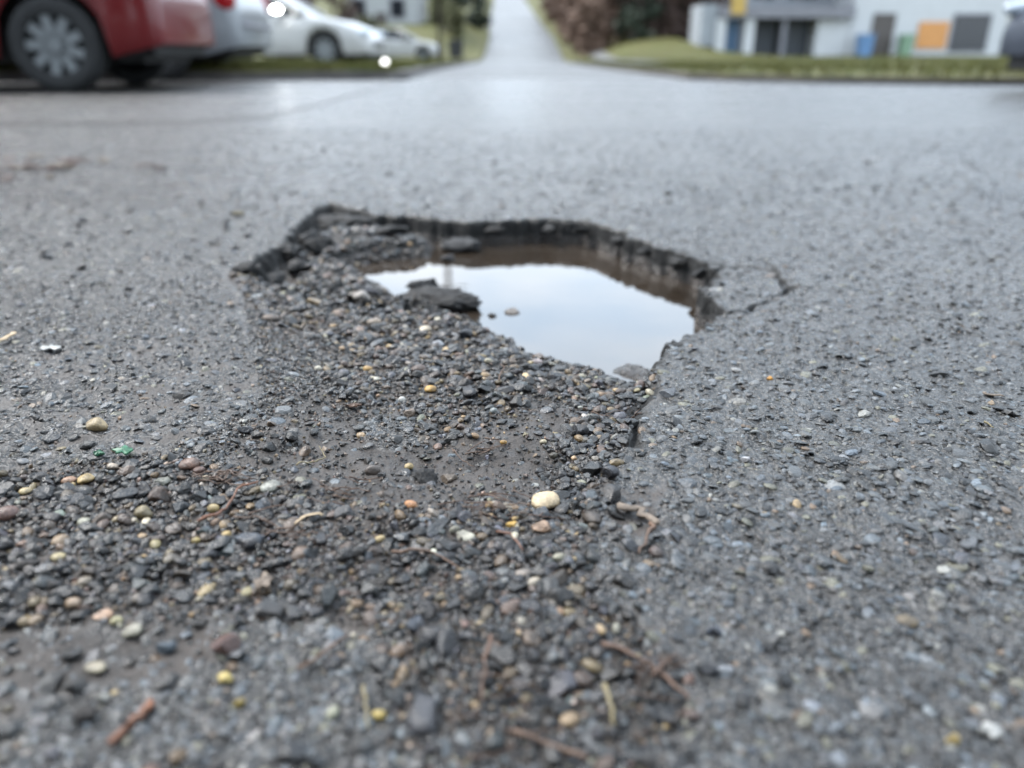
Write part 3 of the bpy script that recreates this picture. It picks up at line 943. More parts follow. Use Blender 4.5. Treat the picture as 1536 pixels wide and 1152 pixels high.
ri = np.random.default_rng(5)
for (u, v, wpx, hpx, colour, label, shape, rz, sink, cat, name, mat) in NAMED:
    k = px_size(u, v)
    x, y = ground(u, v + hpx * .25, WATER_Z if sink < 0 else 0.0)
    z = float(zf(x, y)[0])
    hw = wpx * k / 2
    hz = max(hpx * k * .5, .0012)
    sc = (hw, hw * ri.uniform(.65, .9), min(hz * 1.0, hw * .85))
    me = (CHIP_ME if shape == 'chip' else LUMP_ME if shape == 'lump' else PEB_ME)[int(ri.integers(0, 4))]
    o = bpy.data.objects.new(name, me); col.objects.link(o)
    o.scale = sc
    o.rotation_euler = (ri.normal(0, .08), ri.normal(0, .08), ri.normal(0, .25) if rz is None else rz)
    if sink < 0: z = WATER_Z; sink = .1
    o.location = (x, y, z + sc[2] * (sink + .15))
    o.color = (*[c * .8 for c in colour], 1)
    tag(o, label, cat, 'single stones that stand out' if cat == 'pebble' else 'asphalt lumps')

# scatter
ALL = []
for zi, (pix, sp, tries, mr, share, zn) in enumerate(ZONES):
    pts = darts(gpoly(pix), sp, tries, rng, occ)
    if zi in (1, 3, 7) and len(pts): pts = pts[rng.random(len(pts)) < .12 + .88 * sstep(-.30, .04, fbm(pts[:, 0], pts[:, 1], 13, 3, 60))]
    n = len(pts)
    if n == 0: continue
    r = np.clip(rng.lognormal(math.log(mr), .42, n), .0012, .0072)
    r = np.where(sp > .009, r, np.minimum(r, sp * 1.35 + .001))
    k, c = stone_colours(n, rng, share)
    r = np.where((k == TAN) | (k == PALE), np.minimum(r, .0040), r)
    ALL.append((pts, r, k, c, np.full(n, zi)))
pts = np.vstack([a[0] for a in ALL]); rad = np.concatenate([a[1] for a in ALL]); kk = np.concatenate([a[2] for a in ALL])
cc = np.vstack([a[3] for a in ALL]); zi = np.concatenate([a[4] for a in ALL])
n = len(pts)
zz = zf(pts[:, 0], pts[:, 1])
is_round = (kk == TAN) | (kk == PALE) | ((kk == WARM) & (rng.random(n) > .5))
scl = np.stack([rad * rng.uniform(.95, 1.5, n), rad * rng.uniform(.75, 1.05, n), rad * rng.uniform(.45, .85, n)], 1)
flat_zone = np.isin(zi, [5, 8, 12])
scl[flat_zone, 2] *= .7
pos = np.stack([pts[:, 0], pts[:, 1], zz + scl[:, 2] * np.where(flat_zone, .2, .38)], 1)
app = rad / np.hypot(np.hypot(pts[:, 0], pts[:, 1]), CAM_H)
inview = np.abs(pts[:, 0]) < (pts[:, 1] * math.cos(PITCH) + CAM_H * math.sin(PITCH)) * .66
inview &= pts[:, 1] > .255
N_SINGLE = 300 - len(NAMED)
order = np.argsort(-app * inview)
single = order[:N_SINGLE]
rest = order[N_SINGLE:]
COLOUR_WORD = {DARK: 'dark slate', TAN: 'tan', GREY: 'mid grey', WARM: 'warm brown', PALE: 'pale cream'}
ZONE_WORD = {'slope': 'on the bank sloping into the puddle', 'strip': 'in the gravel strip along the broken asphalt edge', 'band': 'in the loose gravel band in front of the mud',
             'mud': 'lying in the bare mud', 'left': 'on the worn ground at the left', 'front': 'in the blurred gravel at the bottom of the photo', 'right': 'lying on the intact asphalt at the right'}
RR = rotmats(n, .25, rng)
import re
MARKS = []
for q in NAMED:
    mt = re.match(r'^(.*?\b(?:pebble|stone|lump|flake|chip))\b', q[5])
    if mt: MARKS.append((mt.group(1), *ground(q[0], q[1]), q[9]))
cnt_ = {}
for q in MARKS: cnt_[q[0]] = cnt_.get(q[0], 0) + 1
MARKS = [q for q in MARKS if cnt_[q[0]] == 1 and len(q[0].split()) <= 5]
used_lab = {}
for i in single:
    shp = PEB_ME if is_round[i] else CHIP_ME
    o = bpy.data.objects.new('gravel_stone', shp[int(rng.integers(0, len(shp)))]); col.objects.link(o)
    o.location = pos[i]; o.scale = scl[i]
    o.rotation_euler = Matrix(RR[i].tolist()).to_euler()
    o.color = (*cc[i], 1)
    zn = ZONES[zi[i]][5]
    near = sorted(MARKS, key=lambda q: (q[1] - pts[i, 0]) ** 2 + (q[2] - pts[i, 1]) ** 2)
    word = '%s %s' % ('rounded' if is_round[i] else 'angular', COLOUR_WORD[int(kk[i])])
    big = 'large ' if rad[i] > .0062 else 'long ' if scl[i, 0] > 1.6 * scl[i, 1] else 'small ' if rad[i] < .0044 else ''
    lab = None
    for q in near[:4]:
        dx, dy = pts[i, 0] - q[1], pts[i, 1] - q[2]
        dd = math.hypot(dx, dy)
        rel = ('right of' if dx > 0 else 'left of') if abs(dx) > abs(dy) else ('behind' if dy > 0 else 'in front of')
        rel = ('close ' if dd < .025 else 'well ' if dd > .06 else '') + rel
        t_ = '%s%s gravel stone %s the %s' % (big, word, rel, q[0])
        if t_ not in used_lab: lab = t_; break
    if lab is None: lab = '%s gravel stone %s' % (word, ZONE_WORD[zn])
    used_lab[lab] = 1
    tag(o, lab, 'stone', '%s gravel stones %s' % (COLOUR_WORD[int(kk[i])], ZONE_WORD[zn]))
shapes = CHIP_LO + PEB_LO
wh = np.where(is_round, 10 + rng.integers(0, 5, n), rng.integers(0, 10, n))
# the gravel that is too fine or too much to count
g1 = merged('gravel', shapes, wh[rest], pos[rest], RR[rest], scl[rest], cc[rest], M['gravel'], False)
tag(g1, 'fine loose gravel of dark grey and tan stones spilling from the pothole', 'gravel', None, 'stuff')

# grit: grains between the stones
ng = 30000
GP = [gpoly(p) for p in ([(360, 420), (520, 385), (975, 545), (900, 750), (890, 870), (560, 935), (-60, 940), (-60, 715), (250, 680), (400, 600)], [(560, 930), (900, 870), (1040, 1060), (960, 1160), (600, 1160)], [(-60, 430), (330, 415), (430, 600), (-60, 720)])]
gx, gy = [], []
for P, q in zip(GP, (.84, .12, .04)):
    t_ = rng.uniform(P.min(0), P.max(0), (int(ng * q * 2.2), 2)); t_ = t_[inside(t_[:, 0], t_[:, 1], P)][:int(ng * q)]
    gx.append(t_[:, 0]); gy.append(t_[:, 1])
gx = np.concatenate(gx); gy = np.concatenate(gy)
kp = rng.random(len(gx)) > .7 * soft_poly(gx, gy, gpoly([(440, 610), (700, 600), (870, 610), (860, 720), (700, 760), (560, 765), (440, 740), (360, 690)]), .03)
gx = gx[kp]; gy = gy[kp]; ng = len(gx)
rg = np.clip(rng.lognormal(math.log(.0013), .35, ng), .0006, .0026)
kg, cg = stone_colours(ng, rng, [.52, .07, .16, .23, .02])
oct_v = np.array([[1, 0, 0], [-1, 0, 0], [0, 1, 0], [0, -1, 0], [0, 0, 1], [0, 0, -1]], float); oct_f = np.array([[0, 2, 4], [2, 1, 4], [1, 3, 4], [3, 0, 4], [2, 0, 5], [1, 2, 5], [3, 1, 5], [0, 3, 5]])
sg = np.stack([rg * rng.uniform(.8, 1.4, ng), rg, rg * .7], 1)
grit = merged('grit', [(oct_v, oct_f)], np.zeros(ng, int), np.stack([gx, gy, zf(gx, gy) + sg[:, 2] * .3], 1), rotmats(ng, .6, rng), sg, cg, M['gravel'], False)
tag(grit, 'fine dark grit between the gravel stones', 'grit', None, 'stuff')


# ------------------------------------------------------------------ broken pieces of asphalt in and around the hole
def lump(u, v, wpx, hpx, dpx, label, k=0, rz=0.0, colour=(.016, .016, .017), zbase=None, name='asphalt_lump', group='asphalt lumps', flat=None):
    s = px_size(u, v)
    zb = zbase
    x, y = ground(u, v + hpx * .35, 0 if zb is None else zb)
    if zb is None: zb = float(zf(x, y)[0])
    o = bpy.data.objects.new(name, LUMP_ME[k % 4]); col.objects.link(o)
    o.scale = (wpx * s / 2, dpx * s / 2, hpx * s / 2)
    o.rotation_euler = (0, 0, rz)
    o.location = (x, y, zb + hpx * s * .22)
    o.color = (*colour, 1)
    tag(o, label, 'asphalt lump', group)
    return o


lump(655, 446, 146, 36, 62, 'long dark asphalt slab lying at the left edge of the puddle', 0, -.30, (.007, .007, .0078), zbase=WATER_Z)
lump(634, 424, 52, 22, 40, 'humped knob of asphalt on top of the long dark slab', 1, .4, (.010, .010, .011), zbase=WATER_Z + .006)
lump(602, 366, 52, 24, 50, 'grey-topped asphalt block at the far left of the water', 2, .1, (.028, .029, .031), zbase=WATER_Z)
lump(692, 366, 64, 26, 50, 'wide asphalt block under the far wall of the hole', 3, -.1, (.026, .027, .029), zbase=WATER_Z)
lump(672, 385, 24, 14, 24, 'small round lump in the water before the wide block', 1, .7, (.03, .029, .03), zbase=WATER_Z)
for i, (u, v, w, h) in enumerate([(486, 306, 60, 26), (458, 330, 46, 26), (430, 352, 62, 24), (398, 378, 54, 20), (366, 396, 46, 16), (478, 342, 44, 26), (452, 366, 46, 24), (530, 322, 56, 16), (585, 330, 50, 16)]):
    lab = ['tall', 'dark', 'long', 'low', 'outermost', 'inner', 'lower inner', 'far', 'last far'][i]
    lump(u, v, w, h, w * .8, '%s crumbled black asphalt lump of the ragged left rim' % lab, i, i * 1.3, (.010, .010, .0105), group='crumbled lumps of the left rim')

for i, (u, v, w, h) in enumerate([(742, 344, 30, 12), (822, 341, 38, 12), (872, 344, 26, 12), (926, 360, 34, 14), (968, 376, 26, 12), (1012, 390, 36, 14), (1048, 408, 30, 16), (1066, 440, 26, 18), (1076, 462, 24, 16)]):
    lab = ['first', 'second', 'third', 'fourth', 'fifth', 'sixth', 'seventh', 'eighth', 'last'][i]
    lump(u, v, w, h, w * .5, '%s loose black chunk along the far and right wall of the hole' % lab, i, i * 1.7, (.005, .005, .0052), zbase=-.016, group='chunks along the far wall')


# ------------------------------------------------------------------ twigs, needles and scraps
def strand(name, pix, radius_px, mat, label, cat, group=None, lift=.0015, flat=1.0, taper=.5, seg=6, wob=0.0):
    P = [ground(u, v) for u, v in pix]
    # finer polyline
    Q = []
    for i in range(len(P) - 1):
        for t in (0, .25, .5, .75): Q.append((P[i][0] + (P[i + 1][0] - P[i][0]) * t, P[i][1] + (P[i + 1][1] - P[i][1]) * t))
    Q.append(P[-1])
    k = px_size(*pix[len(pix) // 2])
    rad = radius_px * k
    c = Q[len(Q) // 2]
    zs = [float(z) for z in zf([q[0] for q in Q], [q[1] for q in Q])]
    zm = np.convolve(np.pad(zs, 2, 'edge'), np.ones(5) / 5, 'valid')
    base = float(zm[len(zm) // 2])
    wob = wob or radius_px * .45
    pts_ = [(q[0] - c[0] + random.gauss(0, wob * k), q[1] - c[1] + random.gauss(0, wob * k), max(zs[i], zm[i]) - base + lift + rad) for i, q in enumerate(Q)]
    m = MB(); L_ = len(pts_) - 1
    m.tube(pts_, [rad * (1 - taper * i / L_) * random.uniform(.85, 1.15) for i in range(L_ + 1)], seg, flat)
    o = m.build(name, mat, None, True, (c[0], c[1], base))
    return tag(o, label, cat, group)


strand('twig', [(298, 792), (325, 781), (345, 765), (358, 748), (390, 738)], 2.6, M['twig_orange'], 'bent orange-brown twig lying across the left gravel', 'twig', lift=.005)
strand('twig', [(162, 1124), (190, 1102), (212, 1080), (226, 1062)], 7, M['twig_orange'], 'thick orange-brown twig on the near asphalt at the lower left', 'twig', lift=.001, taper=.1)
strand('twig', [(590, 826), (640, 829), (662, 838), (690, 858)], 2.6, M['bark'], 'thin dark brown stalk lying over the gravel below the mud', 'twig', lift=.004)
strand('twig', [(745, 806), (765, 812), (785, 832)], 2.0, M['twig_orange'], 'short reddish stem right of the pale flake', 'twig', lift=.004)
strand('bark_piece', [(933, 768), (960, 777), (984, 792)], 8.5, M['bark_grey'], 'bent grey-brown bark piece on the asphalt right of the gravel', 'bark', flat=.5, taper=.1, lift=.001)
strand('twig', [(982, 790), (972, 808), (958, 838)], 4.0, M['bark'], 'short dark twig pointing down from the bent bark piece', 'twig', lift=.001)
strand('twig', [(748, 560), (756, 540), (742, 530)], 1.3, M['bark'], 'thin reddish stem at the top of the fine gravel', 'twig', lift=.003)
strand('twig', [(448, 1012), (480, 992), (520, 958)], 4.0, M['bark'], 'blurred brown twig slanting across the near asphalt', 'twig', lift=.002)
strand('twig', [(905, 978), (960, 1002), (1002, 1030), (1035, 1060)], 4.5, M['needle'], 'blurred reddish twig at the bottom centre of the photo', 'twig', lift=.003)
strand('twig', [(975, 1034), (1000, 1008), (1012, 1000)], 3.5, M['needle'], 'short blurred side shoot across the reddish twig', 'twig', lift=.004)
strand('twig', [(735, 968), (728, 1020), (722, 1062)], 4.0, M['needle'], 'upright blurred brown twig in the near gravel', 'twig', lift=.003)
strand('twig', [(770, 1108), (830, 1124), (880, 1150)], 6.0, M['bark'], 'dark brown root at the bottom edge of the photo', 'twig', lift=.002)
strand('twig', [(445, 700), (468, 690), (487, 678), (478, 662)], 1.3, M['straw'], 'yellowish bent grass stem on the mud at the left', 'straw', lift=.003)
strand('straw', [(908, 1040), (915, 1068), (922, 1098)], 4.5, M['straw'], 'pale straw blade standing out at the bottom centre', 'straw', lift=.004)
strand('straw', [(545, 1035), (552, 1070), (552, 1100)], 3.0, M['straw'], 'faint straw blade beside the low yellow pebble', 'straw', lift=.003)
strand('wood_chip', [(0, 518), (12, 512), (27, 506)], 5.0, M['wood'], 'pale flat wood chip at the left edge of the photo', 'wood chip', flat=.4, taper=.1)
strand('wood_chip', [(442, 792), (462, 787), (484, 785)], 3.6, M['wood'], 'pale wood splinter on the gravel below the mud', 'wood chip', flat=.5, taper=.2, lift=.003)
strand('wood_chip', [(1476, 590), (1490, 593), (1505, 597)], 3.2, M['bark_grey'], 'brown wood sliver on the asphalt at the far right', 'wood chip', flat=.5, taper=.3)
strand('straw', [(1475, 637), (1482, 641), (1488, 646)], 1.6, M['straw'], 'short yellow straw piece on the asphalt at the right', 'straw')
# dry needles in small heaps
HEAPS = [(335, 722, 34, 9, 16, 'needle', 'clump of dry needles above the orange twig'), (520, 740, 70, 26, 12, 'needle', 'lower left part of the mud'), (690, 660, 60, 16, 7, 'bark', 'top of the mud'),
         (735, 760, 90, 20, 16, 'needle', 'gravel below the mud'), (440, 800, 60, 30, 9, 'needle', 'left gravel near the pale splinter'), (985, 1030, 60, 40, 7, 'needle', 'blurred twigs at the bottom'),
         (790, 1080, 90, 60, 8, 'needle', 'bottom edge of the photo'), (930, 610, 30, 18, 6, 'needle', 'edge of the broken asphalt')]
for (u, v, du, dv, cnt, mt, where) in HEAPS:
    for i in range(cnt):
        a = random.uniform(-.6, .6) if random.random() < .75 else random.uniform(-1.6, 1.6)
        cu, cv = random.gauss(u, du * .5), random.gauss(v, dv * .5)
        ln = random.uniform(10, 24) * (1 + (v - 600) / 600)
        bend = random.uniform(-5, 5)
        pp = [(cu - ln * math.cos(a), cv - ln * math.sin(a) * .45), (cu, cv + bend), (cu + ln * math.cos(a), cv + ln * math.sin(a) * .45)]
        nx_, ny_ = ground(cu, cv)
        lab_ = None
        for q in sorted(MARKS, key=lambda q: (q[1] - nx_) ** 2 + (q[2] - ny_) ** 2)[:6]:
            dx, dy = nx_ - q[1], ny_ - q[2]
            rel = ('right of' if dx > 0 else 'left of') if abs(dx) > abs(dy) else ('behind' if dy > 0 else 'in front of')
            t_ = '%s dry brown needle lying %s the %s' % ('long' if ln > 19 else 'thin', rel, q[0])
            if t_ not in used_lab: lab_ = t_; used_lab[t_] = 1; break
        strand('pine_needle', pp, random.uniform(.8, 1.4) * (1 + (v - 600) / 500), M[mt], lab_ if lab_ else 'thin dry brown needle among the %s' % where if 'clump' in where else 'thin dry brown needle lying at the %s' % where, 'needle', 'dry needles at the %s' % where, lift=random.uniform(.001, .006), seg=4)


def flake(name, u, v, wpx, dpx, mat, label, cat, group=None, seed=0, thick=.0012, lift=.001, lobes=9):
    r = np.random.default_rng(seed)
    k = px_size(u, v); x, y = ground(u, v)
    z = float(zf(x, y)[0])
    bm = bmesh.new()
    n_ = 22
    ring_t, ring_b = [], []
    for i in range(n_):
        a = 2 * math.pi * i / n_
        rr2 = 1 + .28 * math.sin(lobes * a / 2 + r.uniform(0, 1)) * r.uniform(.3, 1) + r.normal(0, .08)
        px_, py_ = math.cos(a) * wpx * k / 2 * rr2, math.sin(a) * dpx * k / 2 * rr2 * 2.0
        h = r.uniform(0, .002)
        ring_t.append(bm.verts.new((px_, py_, thick + h))); ring_b.append(bm.verts.new((px_, py_, h)))
    ct = bm.verts.new((0, 0, thick + .002)); cb = bm.verts.new((0, 0, 0))
    for i in range(n_):
        j = (i + 1) % n_
        bm.faces.new((ring_t[i], ring_t[j], ct)); bm.faces.new((ring_b[j], ring_b[i], cb)); bm.faces.new((ring_b[i], ring_b[j], ring_t[j], ring_t[i]))
    bmesh.ops.recalc_face_normals(bm, faces=bm.faces[:])
    me = bpy.data.meshes.new(name); bm.to_mesh(me); bm.free()
    return tag(link_mesh(name, me, mat, None, (x, y, z + lift)), label, cat, group)


flake('green_scrap', 188, 689, 27, 10, M['moss'], 'bright green crumpled scrap on the worn ground at the left', 'scrap', seed=3, lift=.003)
flake('green_scrap', 150, 688, 14, 5, M['moss'], 'tiny green scrap left of the larger green one', 'scrap', seed=4, lift=.002)
flake('paint_flake', 75, 525, 30, 9, M['white_flake'], 'white ragged flake on the worn ground near the wood chip', 'flake', seed=5, lift=.002)
flake('paint_flake', 1487, 1100, 28, 14, M['white_flake'], 'pale smear-like flake in the bottom right corner', 'flake', seed=6, lift=.001)
flake('leaf_fragment', 530, 592, 22, 6, M['needle'], 'reddish leaf crumb at the left of the fine gravel', 'leaf', seed=8, lift=.003)
flake('leaf_fragment', 395, 880, 26, 18, M['bark_grey'], 'curled brown leaf bit at the foot of the gravel', 'leaf', seed=9, lift=.005)
for i in range(26):
    big = i < 14
    uu, vv = (random.gauss(25, 45), random.gauss(262, 7)) if big else (random.gauss(110, 60), random.gauss(251, 5))
    flake('leaf_fragment', uu, vv, random.uniform(12, 30), random.uniform(2.5, 6), M['wet_leaf'] if i % 3 else M['straw_dark'], 'wet brown leaf in the blurred leaf heap at the left edge' if big else 'wet brown leaf strewn thinly right of the blurred leaf heap', 'leaf', 'wet leaves at the left edge', seed=60 + i, lift=random.uniform(.002, .012), thick=.004)
flake('leaf_fragment', 240, 258, 18, 3, M['wet_leaf'], 'small reddish leaf lying alone on the far left asphalt', 'leaf', seed=12, lift=.004, thick=.005)
flake('leaf_fragment', 356, 324, 16, 4, M['straw'], 'small yellow leaf left of the ragged rim', 'leaf', seed=13, lift=.003, thick=.004)

# ------------------------------------------------------------------ road beyond, verges, terrain
PROF = np.array([  # distance, level, left edge, right edge of the road
    [9.3, 0.0, -1.22, 1.95], [12, -.01, -1.30, 2.0], [16.7, -.05, -1.45, 2.15], [25, -.10, -1.6, 2.35], [35, -.15, -1.75, 2.6], [45, -.20, -1.8, 3.0], [52, -.10, -1.8, 3.2], [60, .35, -1.85, 3.4],
    [73, 1.4, -1.95, 3.6], [90, 2.9, -2.3, 3.3], [112, 4.9, -2.7, 2.9], [161, 9.4, -3.3, 2.3], [210, 14.2, -3.9, 1.9], [270, 20.5, -4.6, 1.5]])


def prof(y, c): return np.interp(y, PROF[:, 0], PROF[:, c])


ys = np.concatenate([np.linspace(9.3, 60, 60), np.linspace(62, 270, 80)])
V = []; 
for y in ys:
    for t in np.linspace(0, 1, 7):
        V.append((prof(y, 2) * (1 - t) + prof(y, 3) * t, y, prof(y, 1) + .02 * math.sin(math.pi * t) * (y > 12)))
F = [(i * 7 + j, i * 7 + j + 1, (i + 1) * 7 + j + 1, (i + 1) * 7 + j) for i in range(len(ys) - 1) for j in range(6)]
far_road = link_mesh('road', mesh_np('road', np.array(V), np.array(F)), M['far_road'])
tag(far_road, 'narrow wet road climbing a hill in the distance', None, None, 'structure')

tag(link_mesh('ground', mesh_np('ground', np.array([(-600, -300, -.6), (600, -300, -.6), (600, 900, -.6), (-600, 900, -.6)], float), np.array([(0, 1, 2, 3)])), M['lawn']), 'open grassland reaching to the horizon', None, None, 'structure')

# smoother paved strip where the cars are parked
def sheet(name, outline, z, mat, label, thick=None):
    bm = bmesh.new()
    vs_ = [bm.verts.new((p[0], p[1], z)) for p in outline]
    bm.faces.new(vs_)
    bmesh.ops.triangulate(bm, faces=bm.faces[:])
    bmesh.ops.recalc_face_normals(bm, faces=bm.faces[:])
    if bm.faces[:][0].normal.z < 0: bmesh.ops.reverse_faces(bm, faces=bm.faces[:])
    me = bpy.data.meshes.new(name); bm.to_mesh(me); bm.free()
    return tag(link_mesh(name, me, mat), label, None, None, 'structure')


sheet('parking_apron', [(-30, 3.45), (-3.4, 3.42), (-1.9, 3.36), (-1.35, 3.4), (-1.12, 3.7), (-1.08, 4.5), (-1.1, 5.5), (-1.08, 6.5), (-1.1, 7.6), (-1.15, 8.75), (-4, 8.9), (-30, 9.2)], .004, M['apron'], 'smooth wet paved strip where cars are parked at the left')


def terrain(side, x0f, ys_, xs_, name, label):
    V_, C_ = [], []
    nx = len(xs_)
    for y in ys_:
        for s in xs_:
            x, z = x0f(y, s)
            if s == 0 or y == ys_[0]: z -= .18
            V_.append((x, y, z))
    F_ = [(i * nx + j, i * nx + j + 1, (i + 1) * nx + j + 1, (i + 1) * nx + j) for i in range(len(ys_) - 1) for j in range(nx - 1)]
    Fa = np.array(F_)
    if side < 0: Fa = Fa[:, ::-1]
    o = link_mesh(name, mesh_np(name, np.array(V_), Fa), M['lawn'])
    return tag(o, label, None, None, 'structure')


xs_off = np.concatenate([[0, .12, .3, .6, 1.0, 1.5, 2.2, 3, 4, 5.5, 7.5, 10, 13, 17, 22, 30, 45, 80]])


def left_z(x, y):
    e = prof(y, 2) - x
    return prof(y, 1) + .07 + .05 * sstep(.3, 2, e) + 1.3 * sstep(46, 62, y) * sstep(.3, 4, e) + .25 * vnoise(np.array(x), np.array(y), .35, 2) * sstep(.5, 3, e) * .35


def right_edge(y):
    return np.interp(y, [6.9, 7.1, 7.3, 7.6, 8.0, 8.5, 9.0, 12, 16.7], [30.0, 9.0, 5.2, 4.0, 3.1, 2.45, 2.0, 2.0, 2.15]) if y < 16.7 else prof(y, 3)


def right_z(x, y):
    e = x - right_edge(y)
    base = prof(max(y, 9.3), 1)
    bank = 1.05 * sstep(31, 47, y) * sstep(.2, 4, e) * (1 - sstep(8.2, 11.5, x))
    drop = -(prof(max(y, 9.3), 1)) * sstep(6, 10, x) * (y < 52)
    return base + .06 + .04 * sstep(.2, 1.5, e) + bank + drop + .08 * vnoise(np.array(x), np.array(y), .35, 3) * sstep(.5, 3, e)


yl = np.concatenate([[8.80, 8.86, 9.3, 10, 11, 12.5, 14], np.linspace(16, 60, 34), np.linspace(63, 270, 50)])
terrain(-1, lambda y, s: (min(prof(max(y, 9.3), 2), -1.15) - s, float(left_z(min(prof(max(y, 9.3), 2), -1.15) - s, y))), yl, xs_off, 'left_verge', 'rough grass verge left of the road')
yr_ = np.concatenate([[6.9, 7.0, 7.1, 7.2, 7.3, 7.45, 7.6, 7.8, 8.0, 8.25, 8.5, 8.75, 9.0, 9.6, 10.5, 12, 14], np.linspace(16.7, 60, 36), np.linspace(63, 270, 50)])
terrain(1, lambda y, s: (right_edge(y) + s, float(right_z(right_edge(y) + s, y))), yr_, xs_off, 'right_lawn', 'green lawn at the right of the junction')


def strip_wall(name, pts_, w, z0, z1, mat, label, cat=None):
    """a low kerb running along a polyline"""
    m = MB()
    bm = m.bm
    rows = []
    P = [Vector((p[0], p[1], 0)) for p in pts_]
    for i, p in enumerate(P):
        t = (P[min(i + 1, len(P) - 1)] - P[max(i - 1, 0)]).normalized()
        nrm = Vector((-t.y, t.x, 0))
        zt = z1(p) if callable(z1) else z1
        zb = z0(p) if callable(z0) else z0
        j = .006 * math.sin(i * 2.7)
        rows.append([bm.verts.new(p - nrm * w / 2 + Vector((0, 0, zb))), bm.verts.new(p - nrm * (w / 2 - .015) + Vector((0, 0, zt + j))), bm.verts.new(p + nrm * (w / 2 - .015) + Vector((0, 0, zt + j))), bm.verts.new(p + nrm * w / 2 + Vector((0, 0, zb)))])
    for i in range(len(rows) - 1):
        for k in range(3): bm.faces.new((rows[i][k], rows[i][k + 1], rows[i + 1][k + 1], rows[i + 1][k]))
    bm.faces.new(rows[0]); bm.faces.new(rows[-1][::-1])
    o = m.build(name, mat)
    return tag(o, label, None, None, 'structure')


lk = [(-30, 8.95), (-12, 8.9), (-6, 8.86), (-4, 8.84), (-2.6, 8.82), (-1.7, 8.82), (-1.35, 8.9), (-1.2, 9.15)] + [(float(prof(y, 2)) - .02, y) for y in np.linspace(9.6, 45, 24)]
strip_wall('kerb', lk, .14, lambda p: float(prof(max(p.y, 9.3), 1)) - .05, lambda p: float(prof(max(p.y, 9.3), 1)) + .085, M['kerb'], 'dark worn kerb along the left grass strip')
rk = [(float(right_edge(y)) - .03, y) for y in (6.9, 7.0, 7.1, 7.2, 7.3, 7.45, 7.6, 7.8, 8.0, 8.25, 8.5, 8.75, 9.0, 9.6, 10.5, 12, 14, 16.7, 20, 25, 30, 36)]
strip_wall('kerb', rk, .16, lambda p: float(prof(max(p.y, 9.3), 1)) - .05, lambda p: float(prof(max(p.y, 9.3), 1)) + .055, M['dirt'], 'muddy broken kerb along the right lawn')
# pale footpath on the right, beyond a grass strip
V = []
yp = np.linspace(19, 110, 60)
for y in yp:
    for o_ in (.8, 1.15, 1.5):
        x = float(right_edge(y)) + o_ + .012 * (y - 19); V.append((x, y, float(right_z(x, y)) + .05))
F = [(i * 3 + j, i * 3 + j + 1, (i + 1) * 3 + j + 1, (i + 1) * 3 + j) for i in range(len(yp) - 1) for j in range(2)]
tag(link_mesh('footpath', mesh_np('footpath', np.array(V), np.array(F)), M['path']), 'pale concrete footpath beside the climbing road', None, None, 'structure')


def grass_blades(name, region, n_, zfun, label, hmin, hmax, seed):
    r = np.random.default_rng(seed)
    B, Fc = [], []
    pts_ = region(r, n_)
    for i, (x, y) in enumerate(pts_):
        z = float(zfun(x, y)) - .01
        h = r.uniform(hmin, hmax); a = r.uniform(0, 2 * math.pi); w = r.uniform(.006, .014); ln = r.uniform(.1, .7) * h; b = r.uniform(0, 2 * math.pi)
        dx, dy = math.cos(a) * w, math.sin(a) * w
        o = len(B)
        B += [(x - dx, y - dy, z), (x + dx, y + dy, z), (x + math.cos(b) * ln * .35 + dx * .7, y + math.sin(b) * ln * .35 + dy * .7, z + h * .6), (x + math.cos(b) * ln, y + math.sin(b) * ln, z + h)]
        Fc += [(o, o + 1, o + 2), (o, o + 2, o + 3)]
    ob = link_mesh(name, mesh_np(name, np.array(B), np.array(Fc), False), M['blade'])
    return tag(ob, label, 'grass', None, 'stuff')


def reg_left(r, n_):
    out = []
    while len(out) < n_:
        y = 8.9 + 26 * r.random() ** 1.8; x = prof(max(y, 9.3), 2) - .1 - 9 * r.random() ** 1.4
        out.append((min(x, -1.3), y))
    return out


def reg_right(r, n_):
    out = []
    while len(out) < n_:
        y = 7.1 + 30 * r.random() ** 1.5; x = right_edge(y) + .08 + 16 * r.random() ** 1.2
        out.append((x, y))
    return out


grass_blades('grass', reg_left, 22000, left_z, 'yellow-green grass on the strip beside the parked cars', .03, .10, 21)
grass_blades('grass', reg_right, 30000, right_z, 'green grass of the lawn before the white building', .03, .09, 22)


# ------------------------------------------------------------------ cars
def lathe_y(profile, seg=36):
    """profile of (y, r) revolved about the Y axis"""
    bm = bmesh.new(); rings = []
    for (y, r) in profile:
        rings.append([bm.verts.new((r * math.cos(2 * math.pi * k / seg), y, r * math.sin(2 * math.pi * k / seg))) for k in range(seg)])
    for i in range(len(rings) - 1):
        for k in range(seg): bm.faces.new((rings[i][k], rings[i][(k + 1) % seg], rings[i + 1][(k + 1) % seg], rings[i + 1][k]))
    bmesh.ops.recalc_face_normals(bm, faces=bm.faces[:])
    me = bpy.data.meshes.new('lathe'); bm.to_mesh(me); bm.free()
    me.polygons.foreach_set('use_smooth', np.full(len(me.polygons), True))
    return me


TYRE = lathe_y([(-.09, .20), (-.10, .235), (-.10, .285), (-.088, .31), (-.06, .32), (.06, .32), (.088, .31), (.10, .285), (.10, .235), (.09, .20)])
RIMBACK = lathe_y([(.03, .002), (.03, .20), (-.07, .20)])


